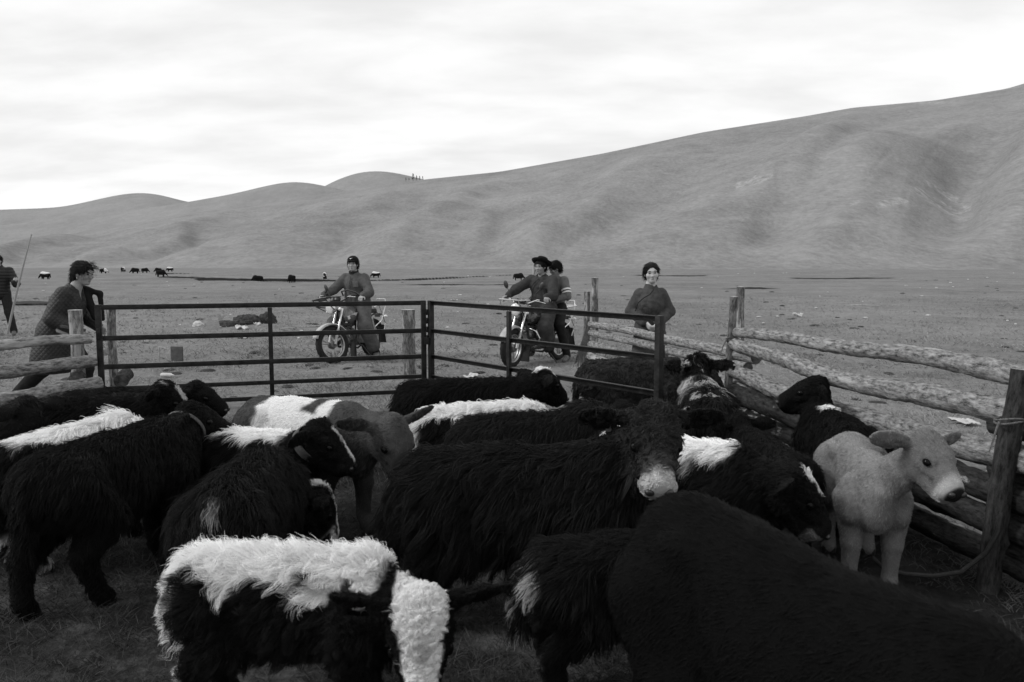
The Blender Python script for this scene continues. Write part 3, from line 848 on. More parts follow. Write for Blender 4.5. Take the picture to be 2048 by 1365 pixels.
def log(name, a, b, ra, rb, parent, seed, bend=0.03, material=None, cut=None, lump=0.14, n=20, origin=None, flare=0.0, knots=5):
    """a round log from a to b (world points) as one mesh with cut ends; uv runs along the grain"""
    rng = np.random.default_rng(seed)
    a, b = np.array(a, float), np.array(b, float); L = np.linalg.norm(b - a); d = (b - a) / L
    ref = np.array((0, 0, 1.0)) if abs(d[2]) < 0.8 else np.array((1.0, 0, 0))
    u = np.cross(ref, d); u /= np.linalg.norm(u); w = np.cross(d, u)
    m = max(14, int(L / 0.03))
    t = np.linspace(0, 1, m)
    off = (np.sin(t * np.pi) * bend * rng.normal() + np.sin(t * np.pi * 2.3 + rng.random() * 6) * bend * 0.4 * np.sin(t * np.pi))
    off2 = (np.sin(t * np.pi) * bend * rng.normal() * 0.7 + np.sin(t * np.pi * 3.1 + rng.random() * 6) * bend * 0.3 * np.sin(t * np.pi))
    C = a + d * (t * L)[:, None] + u * off[:, None] + w * off2[:, None]
    an = np.linspace(0, 2 * np.pi, n + 1)[:-1]
    r = (ra + (rb - ra) * t)[:, None] * np.ones((1, n))
    if flare: r = r * (1 + flare * np.exp(-(1 - t) * L / 0.07))[:, None]
    P3 = np.stack([np.cos(an)[None] * 1.4 * np.ones((m, 1)), np.sin(an)[None] * 1.4 * np.ones((m, 1)), (t * L * 4)[:, None] * np.ones((1, n))], -1)
    r = r * (1 + lump * fbm(P3, seed, 3) + lump * 0.6 * vnoise(P3 * 3.7, seed + 5) + lump * 0.35 * vnoise(P3 * 9.0, seed + 6))
    for _ in range(knots):
        kt, ka = rng.random(), rng.random() * 6.28
        da = np.abs((an - ka + np.pi) % (2 * np.pi) - np.pi)
        r = r * (1 + 0.28 * np.exp(-((t - kt) * L / 0.035) ** 2)[:, None] * np.exp(-(da / 0.35) ** 2)[None])
    V = C[:, None] + (u[None, None] * np.cos(an)[None, :, None] + w[None, None] * np.sin(an)[None, :, None]) * r[..., None]
    V = V.reshape(-1, 3)
    F = []
    uv = []
    circ = 2 * math.pi * (ra + rb) / 2
    for i in range(m - 1):
        for k in range(n):
            k2 = (k + 1) % n
            F.append((i * n + k, i * n + k2, (i + 1) * n + k2, (i + 1) * n + k))
            uv += [(t[i] * L + seed, k / n * circ), (t[i] * L + seed, (k + 1) / n * circ), (t[i + 1] * L + seed, (k + 1) / n * circ), (t[i + 1] * L + seed, k / n * circ)]
    nside = len(F)
    c0 = C[0] - d * 0.004; c1 = C[-1] + d * 0.004
    V = np.concatenate([V, [c0, c1]])
    for k in range(n):
        k2 = (k + 1) % n
        F.append((m * n, k2, k)); F.append((m * n + 1, (m - 1) * n + k, (m - 1) * n + k2)); uv += [(0, 0)] * 6
    org = np.array(parent.location if parent is not None else (0, 0, 0), float) if origin is None else np.array(origin, float)
    me = bpy.data.meshes.new(name)
    me.from_pydata((V - org).tolist(), [], F)
    me.materials.append(material or BARK); me.materials.append(cut or CUT_M)
    mi = [0] * nside + [1] * (len(F) - nside); me.polygons.foreach_set('material_index', mi)
    me.polygons.foreach_set('use_smooth', [True] * len(F))
    lay = me.uv_layers.new(name='UVMap'); lay.data.foreach_set('uv', np.array(uv, np.float32).reshape(-1))
    bm = bmesh.new(); bm.from_mesh(me); bmesh.ops.recalc_face_normals(bm, faces=bm.faces[:]); bm.to_mesh(me); bm.free()
    me.set_sharp_from_angle(angle=R(50))
    me.update()
    o = obj_from_mesh(name, me, None, parent)
    if parent is None: o.location = org
    return o

def gate(label, a, b, group, hs=(1.195, 0.905, 0.635, 0.425, 0.27), hinge_at=0, zfoot=0.10, mids=(0.5,)):
    """a five-bar iron gate between ground points a and b"""
    a, b = Vector((a[0], a[1], 0)), Vector((b[0], b[1], 0))
    L = (b - a).length; rz = math.atan2(b.y - a.y, b.x - a.x)
    g = empty('iron_gate', a, rz, label, 'gate', group)
    for x in (0.0, L):
        MB().box((x, 0, (zfoot + hs[0] + 0.025) / 2), (0.05, 0.05, hs[0] + 0.025 - zfoot), bev=0.004).build('end_post', GATE_M, g)
    for mfrac in mids:
        MB().box((L * mfrac, 0.006, (hs[0] + hs[-1]) / 2), (0.042, 0.032, hs[0] - hs[-1] - 0.05), bev=0.003).build('upright', GATE_M, g)
    for i, h in enumerate(hs):
        t = 0.046 if i < 3 else 0.04
        mb = MB()
        # angle iron: upright leaf and top leaf
        mb.box((L / 2, -0.014, h), (L - 0.056, 0.006, t), bev=0.001)
        mb.box((L / 2, 0.002, h + t / 2 - 0.004), (L - 0.056, 0.030, 0.007), bev=0.001)
        mb.build('rail', GATE_M, g, sharp=30)
    for z in (0.95, 0.45):
        MB().box((hinge_at * L, -0.035, z), (0.03, 0.03, 0.10), bev=0.004).build('hinge', GATE_M, g)
    return g

GL, GC0, GC1, GR = (-3.86, 7.42), (-0.925, 8.30), (-0.845, 8.28), (1.09, 5.87)
gate('left leaf of the black five-bar iron gate, behind the brown and white calf', GL, GC0, 'black iron gate leaves', hinge_at=0)
gate('right leaf of the black iron gate, angled towards the camera before the woman', GR, GC1, 'black iron gate leaves', hinge_at=0, mids=(0.575,))

# chain with padlock joining the leaves
ch = MB()
for k in range(7):
    c = Vector((-0.885, 8.27, 1.10 - 0.045 * k))
    pts = [c + Vector((0.016 * math.cos(a) * (1 if k % 2 else 0.2), 0.016 * math.cos(a) * (0.2 if k % 2 else 1), 0.028 * math.sin(a))) for a in [2 * math.pi * j / 10 for j in range(11)]]
    ch.tube(pts, 0.006, 6, False)
ch.box((-0.885, 8.255, 0.80), (0.055, 0.03, 0.075), bev=0.006)
tag(ch.build('gate_chain', GATE_M), 'chain and padlock hanging between the two gate leaves', 'chain')

def fence(label, loc, posts, rails, group='log fences of the pen'):
    f = empty('log_fence', (loc[0], loc[1], 0), 0, label, 'fence', group)
    for i, p in enumerate(posts):
        (x, y, z, r, lean, m) = p
        log('post', (x, y, -0.15), (x + lean[0], y + lean[1], z), r * 1.08, r, f, 700 + i + int(loc[1] * 31), bend=0.012, material=m, cut=CUT_L, knots=4, flare=0.10, lump=0.10)
    for i, q in enumerate(rails):
        a, b, ra, rb = q[:4]
        kw = q[4] if len(q) > 4 else {}
        log('rail', a, b, ra, rb, f, 300 + i * 7 + int(abs(loc[0]) * 97), **kw)
    return f

# right-hand fence, section running from the pen corner post towards the camera
fence('bark-covered log fence section right of the cream calf, running towards the camera', (2.15, 5.4),
      [(1.915, 7.05, 1.31, 0.034, (0.05, 0.0), POSTM), (2.32, 3.76, 1.09, 0.050, (0.15, 0.05), BARK_DARK)],  # leaning post: the shade on it is put into the colour by darker bark
      [((1.965, 7.12, 0.99), (2.62, 3.45, 1.02), 0.044, 0.060, dict(bend=0.055, lump=0.16)),
       ((1.965, 7.10, 0.895), (2.50, 3.80, 0.865), 0.055, 0.068, dict(bend=0.045, lump=0.15)),
       ((1.955, 7.10, 0.665), (2.52, 3.60, 0.665), 0.062, 0.070, dict(bend=0.045, lump=0.15)),
       ((1.96, 7.08, 0.455), (2.54, 3.45, 0.455), 0.085, 0.072, dict(bend=0.02, material=BARK_DARK)),
       ((1.99, 7.02, 0.265), (2.56, 3.40, 0.285), 0.070, 0.070, dict(bend=0.02, material=BARK_DARK)),
       ((2.02, 6.95, 0.10), (2.58, 3.50, 0.11), 0.075, 0.065, dict(bend=0.02, material=BARK_DARK))])
fence('dark log fence section at the right edge, beyond the leaning post', (2.8, 2.7),
      [(3.0, 1.7, 1.1, 0.06, (0.02, 0), BARK_DARK)],
      [((2.47, 4.02, 0.78), (3.06, 1.6, 0.92), 0.05, 0.06, dict(material=BARK_DARK)), ((2.48, 4.0, 0.56), (3.06, 1.6, 0.70), 0.06, 0.06, dict(material=BARK_DARK)),
       ((2.49, 4.0, 0.36), (3.08, 1.6, 0.46), 0.06, 0.07, dict(material=BARK_DARK)), ((2.50, 4.0, 0.18), (3.10, 1.6, 0.24), 0.07, 0.07, dict(material=BARK_DARK))])
# far section behind the right gate leaf
fence('far log fence section before the standing woman, with sawn ends by the corner post', (1.45, 9.0),
      [(1.01, 11.03, 1.22, 0.042, (0.03, 0), POSTM), (1.185, 11.5, 1.40, 0.045, (0.01, 0), POSTM), (2.17, 7.62, 1.38, 0.036, (0.015, 0), POSTM)],
      [((1.06, 11.1, 0.765), (2.075, 6.72, 0.80), 0.044, 0.050, dict(bend=0.02)), ((1.05, 11.1, 0.65), (2.03, 6.80, 0.71), 0.046, 0.046, dict(bend=0.02)),
       ((1.06, 11.05, 0.49), (2.17, 6.55, 0.515), 0.055, 0.060, dict(bend=0.02)), ((1.05, 11.05, 0.33), (2.02, 6.70, 0.315), 0.05, 0.052, dict(bend=0.02, material=PEELED)),
       ((1.06, 11.0, 0.17), (2.08, 6.62, 0.18), 0.06, 0.064, dict(bend=0.02)), ((1.05, 11.0, 0.06), (2.00, 6.75, 0.07), 0.05, 0.05, dict(bend=0.02))])
# left-hand fence
fence('pale peeled log fence at the left edge in front of the woman', (-4.2, 6.8),
      [(-4.09, 7.45, 1.17, 0.056, (0.0, 0), PEELED), (-4.02, 7.95, 1.15, 0.040, (0.015, 0), POSTM)],
      [((-4.62, 6.15, 0.885), (-3.92, 7.36, 0.905), 0.050, 0.042, dict(bend=0.02, material=PEELED, cut=CUT_L)),
       ((-4.66, 6.10, 0.665), (-3.90, 7.38, 0.70), 0.064, 0.056, dict(bend=0.02)),
       ((-4.66, 6.10, 0.44), (-3.86, 7.38, 0.485), 0.060, 0.066, dict(bend=0.02)),
       ((-4.70, 6.05, 0.20), (-3.90, 7.42, 0.22), 0.064, 0.064, dict(bend=0.02)),
       ((-4.25, 7.72, 0.545), (-4.02, 7.30, 0.545), 0.056, 0.060, dict(bend=0.0, material=BARK_DARK)),
       ((-3.98, 8.15, 0.47), (-3.78, 7.62, 0.47), 0.062, 0.064, dict(bend=0.0, material=BARK_DARK)),
       ((-4.30, 7.95, 0.32), (-3.83, 7.58, 0.32), 0.075, 0.08, dict(bend=0.0, material=BARK_DARK)),
       ((-4.02, 7.80, 0.745), (-3.86, 7.52, 0.76), 0.028, 0.028, dict(bend=0.0, material=PEELED, cut=CUT_L))])
# single posts
o = log('gate_post', (-1.285, 9.95, -0.1), (-1.30, 9.95, 1.03), 0.085, 0.072, None, 41, bend=0.015, material=POSTM, cut=CUT_L, flare=0.2, origin=(-1.285, 9.95, 0))
tag(o, 'frayed wooden post standing behind the meeting gate leaves', 'post')
o = log('wooden_post', (0.46, 16.3, -0.1), (0.46, 16.3, 1.74), 0.05, 0.045, None, 43, bend=0.015, material=PEELED, cut=CUT_L, flare=0.1, origin=(0.46, 16.3, 0))
tag(o, 'tall pale wooden post far behind the rider in the brimmed hat', 'post')

# bundle of stripped cords hanging on the far fence post, strap on the near post, wire ties
rb = MB(); rng = random.Random(5)
for k in range(14):
    x0 = 1.00 + rng.uniform(-0.02, 0.04); dx = rng.uniform(-0.14, 0.02)
    rb.tube([(x0 + 0.03, 10.94, 0.72 + rng.uniform(-.02, .03)), (x0 + 0.02 + dx * .3, 10.92, 0.55), (x0 + dx * .7, 10.93, 0.35), (x0 + dx * 1.1, 10.95, rng.uniform(0.05, 0.25))], [0.010, 0.009, 0.008, 0.004], 6)
tag(rb.build('cord_bundle', ROPE_M), 'bundle of frayed cords hanging from the far fence post', 'rope')
st = MB()
pts = [(2.335, 3.70, 0.42), (2.31, 3.68, 0.33), (2.27, 3.70, 0.22), (2.17, 3.72, 0.12), (2.05, 3.74, 0.09), (1.93, 3.78, 0.085), (1.84, 3.82, 0.10), (1.80, 3.86, 0.14)]
st.tube(pts, 0.011, 8)
tag(st.build('hanging_strap', ROPE_D), 'dark strap looping from the leaning post down to the lowest log', 'strap')
for (px_, py_, pz, r_, lb) in ((2.405, 3.785, 0.845, 0.068, 'pale cord tied round the leaning fence post'), (1.945, 7.05, 0.93, 0.043, 'thin cord tied round the slender corner post')):
    t_ = MB()
    for j in range(2):
        t_.tube([(px_ + r_ * math.cos(a), py_ + r_ * math.sin(a), pz + 0.012 * j + 0.012 * math.sin(a * 1.5 + j)) for a in [2 * math.pi * k / 20 for k in range(21)]], 0.005, 6, False)
    t_.tube([(px_ - r_, py_ - 0.02, pz), (px_ - r_ - 0.035, py_ - 0.05, pz - 0.05), (px_ - r_ - 0.065, py_ - 0.06, pz - 0.14)], [0.006, 0.005, 0.003], 6)
    tag(t_.build('cord_tie', ROPE_M), lb, 'cord')
# ------------------------------------------------------------------ people
HAIR_M = mat('human_hair', 0.004, 0.010, rough=0.5, scale=60, spec=0.12, stretch=(1, 1, 0.2), bump=0.5)
HSKIN_M = mat('human_skin', 0.92, 1.05, rough=0.6, scale=25, attr='alb', spec=0.3)
IRIS_M = mat('iris_dark', 0.008, rough=0.25, spec=0.5)
BROW_M = mat('brow_hair', 0.02, 0.03, rough=0.8)
LENS_F = mat('spectacle_frame', 0.25, 0.4, rough=0.3, metal=0.8)

def glass_mat():
    m, n, l, b = principled('lens_glass')
    b.inputs['Base Color'].default_value = (0.95, 0.95, 0.95, 1); b.inputs['Transmission Weight'].default_value = 1.0
    b.inputs['Roughness'].default_value = 0.02; b.inputs['IOR'].default_value = 1.05
    return m
GLASS_M = glass_mat()

def cloth(name, lo, hi, rough=0.9, scale=18, bump=0.35): return mat(name, lo, hi, rough=rough, scale=scale, detail=5, bump=bump, bscale=70, spec=0.12)

def quilt_mat(name, lo, hi, size=0.05, stripes=False):
    """stitched quilting: diamonds (or horizontal baffles) as fine relief"""
    m, n, l, b = principled(name)
    b.inputs['Roughness'].default_value = 0.6; b.inputs['Specular IOR Level'].default_value = 0.25
    tc = n.new('ShaderNodeTexCoord'); sp = n.new('ShaderNodeSeparateXYZ'); l.new(tc.outputs['Object'], sp.inputs[0])
    def M(op, a, c=None):
        q = n.new('ShaderNodeMath'); q.operation = op
        for i, s in enumerate((a, c)):
            if s is None: continue
            if isinstance(s, (int, float)): q.inputs[i].default_value = s
            else: l.new(s, q.inputs[i])
        return q.outputs[0]
    if stripes:
        h = M('ABSOLUTE', M('SINE', M('MULTIPLY', sp.outputs[2], math.pi / size)))
    else:
        u = M('ADD', sp.outputs[0], M('MULTIPLY', sp.outputs[1], 0.6))
        a1 = M('ABSOLUTE', M('SINE', M('MULTIPLY', M('ADD', u, sp.outputs[2]), math.pi / size)))
        a2 = M('ABSOLUTE', M('SINE', M('MULTIPLY', M('SUBTRACT', u, sp.outputs[2]), math.pi / size)))
        h = M('MINIMUM', a1, a2)
    h = M('POWER', h, 0.45)
    bp = n.new('ShaderNodeBump'); bp.inputs['Strength'].default_value = 0.55; bp.inputs['Distance'].default_value = 0.012
    l.new(h, bp.inputs['Height']); l.new(bp.outputs[0], b.inputs['Normal'])
    nz = n.new('ShaderNodeTexNoise'); nz.inputs['Scale'].default_value = 9; l.new(tc.outputs['Object'], nz.inputs['Vector'])
    rp = n.new('ShaderNodeValToRGB'); rp.color_ramp.elements[0].color = (lo, lo, lo, 1); rp.color_ramp.elements[1].color = (hi, hi, hi, 1)
    l.new(nz.outputs[0], rp.inputs[0]); l.new(rp.outputs[0], b.inputs['Base Color'])
    return m

def hand(w, d, nrm, side, curl=0.5, sc=1.0):
    """palm, four unequal bent fingers and a thumb; w wrist, d direction of the fingers, nrm out of the back of the hand"""
    w, d, nrm = (np.array(x, float) for x in (w, d, nrm))
    d /= np.linalg.norm(d); nrm = nrm - d * (nrm @ d); nrm /= np.linalg.norm(nrm); s = np.cross(nrm, d) * side
    P = []
    for k in (-1, -0.33, 0.33, 1):
        P.append(rc(w + s * k * 0.016 * sc, w + (d * 0.085 + s * k * 0.027) * sc, 0.016 * sc, 0.013 * sc, 0.012))
    for k, ln in zip((-1.0, -0.36, 0.34, 1.0), (0.058, 0.072, 0.078, 0.070)):
        a = w + (d * 0.088 + s * k * 0.029) * sc
        d1 = d * math.cos(curl) - nrm * math.sin(curl); d2 = d * math.cos(curl * 2.1) - nrm * math.sin(curl * 2.1)
        b = a + d1 * ln * 0.52 * sc; c = b + d2 * ln * 0.48 * sc
        P += [rc(a, b, 0.0095 * sc, 0.0088 * sc, 0.003), rc(b, c, 0.0088 * sc, 0.0072 * sc, 0.003)]
    a = w + (d * 0.025 + s * 0.028) * sc; td = d * 0.6 + s * 0.65 - nrm * 0.35 * curl; td /= np.linalg.norm(td)
    b = a + td * 0.042 * sc; t2 = d * 0.85 + s * 0.25 - nrm * 0.4 * curl; t2 /= np.linalg.norm(t2)
    P += [rc(a, b, 0.014 * sc, 0.0115 * sc, 0.006), rc(b, b + t2 * 0.032 * sc, 0.0112 * sc, 0.009 * sc, 0.003)]
    return P

def fold(amp, f=9.0, seed=1, zs=0.45):
    return lambda p: 0.45 * amp * (fbm(p * np.array((f * 2, f * 2, f * zs)), seed, 3) + 0.9 * (1 - np.abs(np.sin(p[:, 2] * 21 + p[:, 1] * 14 + 6 * fbm(p * 6, seed + 3, 2)))) ** 2)

def person(label, loc, yaw, J, look=(0, 0), skin=0.33, sex='m', body_extra=None, hs=1.0, group=None, hands=((1, 0.5), (-1, 0.5)), z=None, tilt=0.0, seed=1, vox=0.008):
    root = empty('person', (loc[0], loc[1], gz(loc[0], loc[1]) if z is None else z), yaw, label, 'person', group)
    Hm = head_frame(R(look[0]), R(look[1]), R(tilt)); Hc = np.array(J['head'], float)
    def H(x, y, z): return Hc + Hm @ (np.array((x, y, z), float) * hs)
    def e_(c, r, k=0.015): return el(H(*c), np.array(r) * hs, Hm, k)
    P = [e_((-0.012, 0, 0.030), (0.098, 0.078, 0.092), 0.03), e_((0.022, 0, -0.035), (0.068, 0.062, 0.078), 0.03), e_((0.055, 0, -0.088), (0.034, 0.030, 0.024), 0.025),
         e_((0.080, 0, -0.010), (0.014, 0.012, 0.03), 0.015), e_((0.094, 0, -0.028), (0.016, 0.017, 0.012), 0.01), e_((0.055, 0.042, -0.022), (0.03, 0.028, 0.026), 0.02), e_((0.055, -0.042, -0.022), (0.03, 0.028, 0.026), 0.02),
         e_((0.072, 0, 0.030), (0.02, 0.055, 0.014), 0.02), e_((0.082, 0, -0.060), (0.011, 0.024, 0.007), 0.006), e_((0.079, 0, -0.071), (0.011, 0.020, 0.006), 0.006),
         e_((-0.005, 0.078, -0.005), (0.022, 0.010, 0.032), 0.006), e_((-0.005, -0.078, -0.005), (0.022, 0.010, 0.032), 0.006)]
    P.append(rc(J['neck'], H(-0.02, 0, -0.06), 0.052, 0.050, 0.02))
    P += [rc(J['pelvis'], J['chest'], 0.10, 0.105, 0.05, 1.1), rc(J['chest'], J['neck'], 0.09, 0.052, 0.04, 1.1)]
    for S, sd in (('L', 1), ('R', -1)):
        P += [rc(J['sh' + S], J['el' + S], 0.046, 0.040, 0.02), rc(J['el' + S], J['wr' + S], 0.041, 0.027, 0.02), rc(J['chest'], J['sh' + S], 0.07, 0.05, 0.03)]
        P += [rc(J['hip' + S], J['kn' + S], 0.085, 0.058, 0.04), rc(J['kn' + S], J['an' + S], 0.056, 0.038, 0.02), rc(J['an' + S], J['to' + S], 0.040, 0.034, 0.02)]
        hd_ = J.get('hd' + S); cu = J.get('cu' + S, 0.5)
        d = np.array(J['wr' + S]) - np.array(J['el' + S]) if hd_ is None else np.array(hd_, float)
        nrm = np.array(J.get('hn' + S, (0, sd, 0.2)), float)
        P += hand(J['wr' + S], d, nrm, -sd if J.get('fl' + S) else sd, cu)
    cuts = [e_((0.098, 0.033, 0.006), (0.016, 0.018, 0.010), 0.012), e_((0.098, -0.033, 0.006), (0.016, 0.018, 0.010), 0.012)]
    V, F = sdf_mesh(P, vox, cuts)
    q = (V - Hc) @ Hm / hs
    al = np.full(len(V), skin) * (1 + 0.08 * fbm(V * 40, 2, 2))
    lip = (np.abs(q[:, 2] + 0.064) < 0.011) * (np.abs(q[:, 1]) < 0.017) * (q[:, 0] > 0.06)
    al = np.where(lip, skin * 0.5, al)
    pyobj('body', V, F, HSKIN_M, root, attrs={'alb': al})
    for sd in (1, -1):
        MB().ell(H(0.0825, 0.033 * sd, 0.007), np.array((0.008, 0.0145, 0.0052)) * hs, Matrix(Hm.tolist()), 8).build('eye', IRIS_M, root)
        MB().tube([H(0.090, 0.014 * sd, 0.027), H(0.092, 0.032 * sd, 0.032), H(0.080, 0.052 * sd, 0.026)], [0.003, 0.0042, 0.002], 6).build('eyebrow', BROW_M, root)
    return root, H, Hm

def sdfpart(name, root, prims, material, vox=0.010, cuts=(), disp=None):
    V, F = sdf_mesh(prims, vox, cuts, disp)
    return pyobj(name, V, F, material, root)

def hair_cap(root, H, Hm, hs=1.0, extra=(), short=False, name='hair', face=1.0, fringe=0.0):
    def e_(c, r, k=0.01): return el(H(*c), np.array(r) * hs, Hm, k)
    P = [e_((-0.016, 0, 0.034), (0.110, 0.092, 0.100)), e_((-0.04, 0, -0.025), (0.075, 0.088, 0.078), 0.03)] + list(extra)
    cuts = [e_((0.115, 0, -0.040 + fringe), (0.092, 0.070, 0.092 * face), 0.010), e_((0.02, 0, -0.13), (0.09, 0.2, 0.075), 0.01), e_((0.022, 0.085, -0.055), (0.045, 0.04, 0.05), 0.01), e_((0.022, -0.085, -0.055), (0.045, 0.04, 0.05), 0.01)]
    o = sdfpart(name, root, P, HAIR_M, 0.007, cuts, lambda p: 0.005 * fbm(p * 42, 5, 3))
    # combed strands break up the outline
    me = o.data; co = np.array([v.co[:] for v in me.vertices]); no = np.array([v.normal[:] for v in me.vertices])
    r_ = np.random.default_rng(7); i = r_.integers(0, len(co), 900)
    back = Hm @ np.array((-1.0, 0, -0.45)); t = np.linspace(0, 1, 5)[None, :, None]
    fl = back - no[i] * (no[i] @ back)[:, None] + r_.normal(0, 0.13, (900, 3))
    L = (0.03 + 0.035 * r_.random(900))[:, None, None]
    S_ = co[i][:, None] + (fl[:, None] * t + no[i][:, None] * (0.10 * t) + np.array((0, 0, -0.25)) * t * t) * L
    curves_obj('hair_strands', S_, 0.0014 * np.array([1, 1, .8, .6, .3]), {'alb': 0.006 + 0.010 * r_.random(900)}, FUR_M, root)
    return o

def wisps(root, starts, dirs, ln, n, seed, rad=0.0016):
    rng = np.random.default_rng(seed); S = np.array(starts, float); D = np.array(dirs, float)
    i = rng.integers(0, len(S), n); t = np.linspace(0, 1, 6)[None, :, None]
    d = D[i] / np.linalg.norm(D[i], axis=1)[:, None] + rng.normal(0, 0.28, (n, 3))
    L = ln * (0.5 + 0.7 * rng.random(n))[:, None, None]
    P = (S[i] + rng.normal(0, 0.014, (n, 3)))[:, None] + d[:, None] * L * t + np.array((0, 0, -0.35)) * L * t * t + 0.12 * L * np.sin(t * 5 + rng.random((n, 1, 1)) * 6) * rng.normal(0, 1, (n, 1, 3)) * t
    return curves_obj('hair_strands', P, rad * np.array([1, 1, .9, .8, .6, .3]), {'alb': np.full(n, 0.01)}, FUR_M, root)

def shoe(root, J, S, material, name='boot', top=0.0, w=0.046):
    a, t = np.array(J['an' + S], float), np.array(J['to' + S], float)
    P = [rc(a + (0, 0, -0.01), t, w, w * 0.88, 0.03), rc((a[0], a[1], a[2]), (a[0], a[1], a[2] - 0.03), w, w, 0.02)]
    k = np.array(J['kn' + S], float)
    if top: P.append(rc(a, a + (k - a) * top, w + 0.006, w + 0.014, 0.02))
    return sdfpart(name, root, P, material, 0.008)

def rot_y(J, keys, piv, ang):
    c, s = math.cos(ang), math.sin(ang)
    for k in keys:
        x, y, z = np.array(J[k], float) - piv
        J[k] = tuple(np.array((c * x + s * z, y, -s * x + c * z)) + piv)

# ---- woman in the quilted coat striding along the left fence
def woman_left():
    J = dict(pelvis=(-0.05, 0, 0.92), chest=(0.09, 0, 1.20), neck=(0.15, 0, 1.36), head=(0.235, 0, 1.505),
             shL=(0.11, 0.17, 1.29), shR=(0.11, -0.17, 1.29), elL=(0.07, 0.27, 1.05), elR=(0.02, -0.24, 1.05), wrL=(0.26, 0.22, 0.93), wrR=(0.24, -0.20, 0.92),
             hipL=(-0.05, 0.09, 0.90), hipR=(-0.05, -0.09, 0.90), knL=(0.16, 0.10, 0.50), knR=(-0.18, -0.10, 0.52), anL=(0.12, 0.10, 0.09), anR=(-0.50, -0.10, 0.20), toL=(0.26, 0.10, 0.045), toR=(-0.43, -0.10, 0.075))
    root, H, Hm = person('woman in a dark quilted coat and glasses striding behind the left fence', (-4.72, 8.35), R(2), J, look=(-14, -12), skin=0.30, seed=3)
    q = quilt_mat('quilted_coat', 0.018, 0.036)
    P = [rc((-0.09, 0, 0.62), (-0.06, 0, 0.88), 0.215, 0.19, 0.05, 1.15), rc((-0.06, 0, 0.88), (0.07, 0, 1.20), 0.185, 0.165, 0.05, 1.2), rc((0.07, 0, 1.20), (0.13, 0, 1.335), 0.155, 0.085, 0.05, 1.25),
         rc((-0.13, -0.02, 0.66), (-0.20, -0.02, 0.52), 0.17, 0.15, 0.06, 1.1)]
    for S in 'LR':
        P += [rc(J['sh' + S], J['el' + S], 0.088, 0.078, 0.04), rc(J['el' + S], np.array(J['wr' + S]) * 0.93 + np.array(J['el' + S]) * 0.07, 0.078, 0.058, 0.03)]
    cuts = [rc(J['neck'], H(0.0, 0, -0.03), 0.066, 0.07, 0.01), el((0.24, 0, 1.28), (0.06, 0.04, 0.10), None, 0.02), el((0.0, 0, 0.40), (0.6, 0.6, 0.06), None, 0.02)]
    sdfpart('coat', root, P, q, 0.010, cuts, fold(0.007, 8, 3))
    # turned-out collar flap blown open on her left
    sdfpart('coat_lapel', root, [rc((0.18, 0.10, 1.36), (0.34, 0.12, 1.29), 0.022, 0.028, 0.03), rc((0.34, 0.12, 1.29), (0.37, 0.10, 1.02), 0.028, 0.02, 0.03), rc((0.20, 0.10, 1.30), (0.30, 0.08, 1.04), 0.05, 0.035, 0.05)], cloth('coat_lining', 0.008, 0.016), 0.009, (), fold(0.004, 14, 5))
    tr = cloth('dark_trousers', 0.010, 0.02)
    P = []
    for S in 'LR':
        P += [rc(J['hip' + S], J['kn' + S], 0.105, 0.082, 0.04), rc(J['kn' + S], J['an' + S], 0.082, 0.062, 0.03)]
    sdfpart('trousers', root, P, tr, 0.011, (), fold(0.006, 10, 9))
    sh = mat('white_shoe', 0.5, 0.65, rough=0.6, scale=20)
    shoe(root, J, 'L', sh, 'shoe'); shoe(root, J, 'R', sh, 'shoe')
    hair_cap(root, H, Hm, extra=[el(H(-0.10, 0, -0.065), (0.042, 0.032, 0.045), Hm, 0.025), rc(H(-0.115, 0, -0.085), H(-0.125, -0.01, -0.14), 0.02, 0.010, 0.02)], face=0.95, fringe=0.018)
    wisps(root, [H(0.07, 0.03, 0.085), H(0.075, -0.03, 0.075), H(0.06, -0.06, 0.06), H(0.05, 0.0, 0.12)], [Hm @ (1, 0.1, 0.1), Hm @ (1, -0.5, 0.1), Hm @ (0.5, -0.6, -0.6), Hm @ (1, 0.1, 0.35)], 0.075, 130, 4, 0.0012)
    g = MB()
    for sd in (1, -1):
        c = H(0.112, 0.034 * sd, -0.004)
        g.tube([c + Hm @ (0.0, 0.025 * math.cos(a), 0.019 * math.sin(a)) for a in [2 * math.pi * k / 18 for k in range(19)]], 0.0022, 6, False)
        g.tube([H(0.110, 0.058 * sd, 0.002), H(0.05, 0.078 * sd, 0.004), H(-0.01, 0.082 * sd, 0.004)], 0.0022, 6)
    g.tube([H(0.112, 0.010, 0.002), H(0.116, 0, 0.005), H(0.112, -0.010, 0.002)], 0.0022, 6)
    gl = g.build('spectacles', LENS_F, root)
    for sd in (1, -1):
        MB().ell(H(0.112, 0.034 * sd, -0.004), (0.0012, 0.024, 0.018), Matrix(Hm.tolist()), 8).build('lens', GLASS_M, gl)
    MB().ell(H(0.0, -0.082, -0.045), (0.006, 0.005, 0.007), None, 6).build('earring', mat('pearl', 0.7, rough=0.3), root)
    MB().bar((0.14, -0.32, 0.98), (0.36, -0.26, 0.93), 0.022, 0.03, bev=0.004).build('belt_end', STRAP_M, root)
    sdfpart('shirt_hem', root, [rc((0.06, -0.20, 0.93), (0.22, -0.16, 0.86), 0.03, 0.03, 0.03)], mat('pale_cloth', 0.35, 0.45, rough=0.9), 0.010)
woman_left()

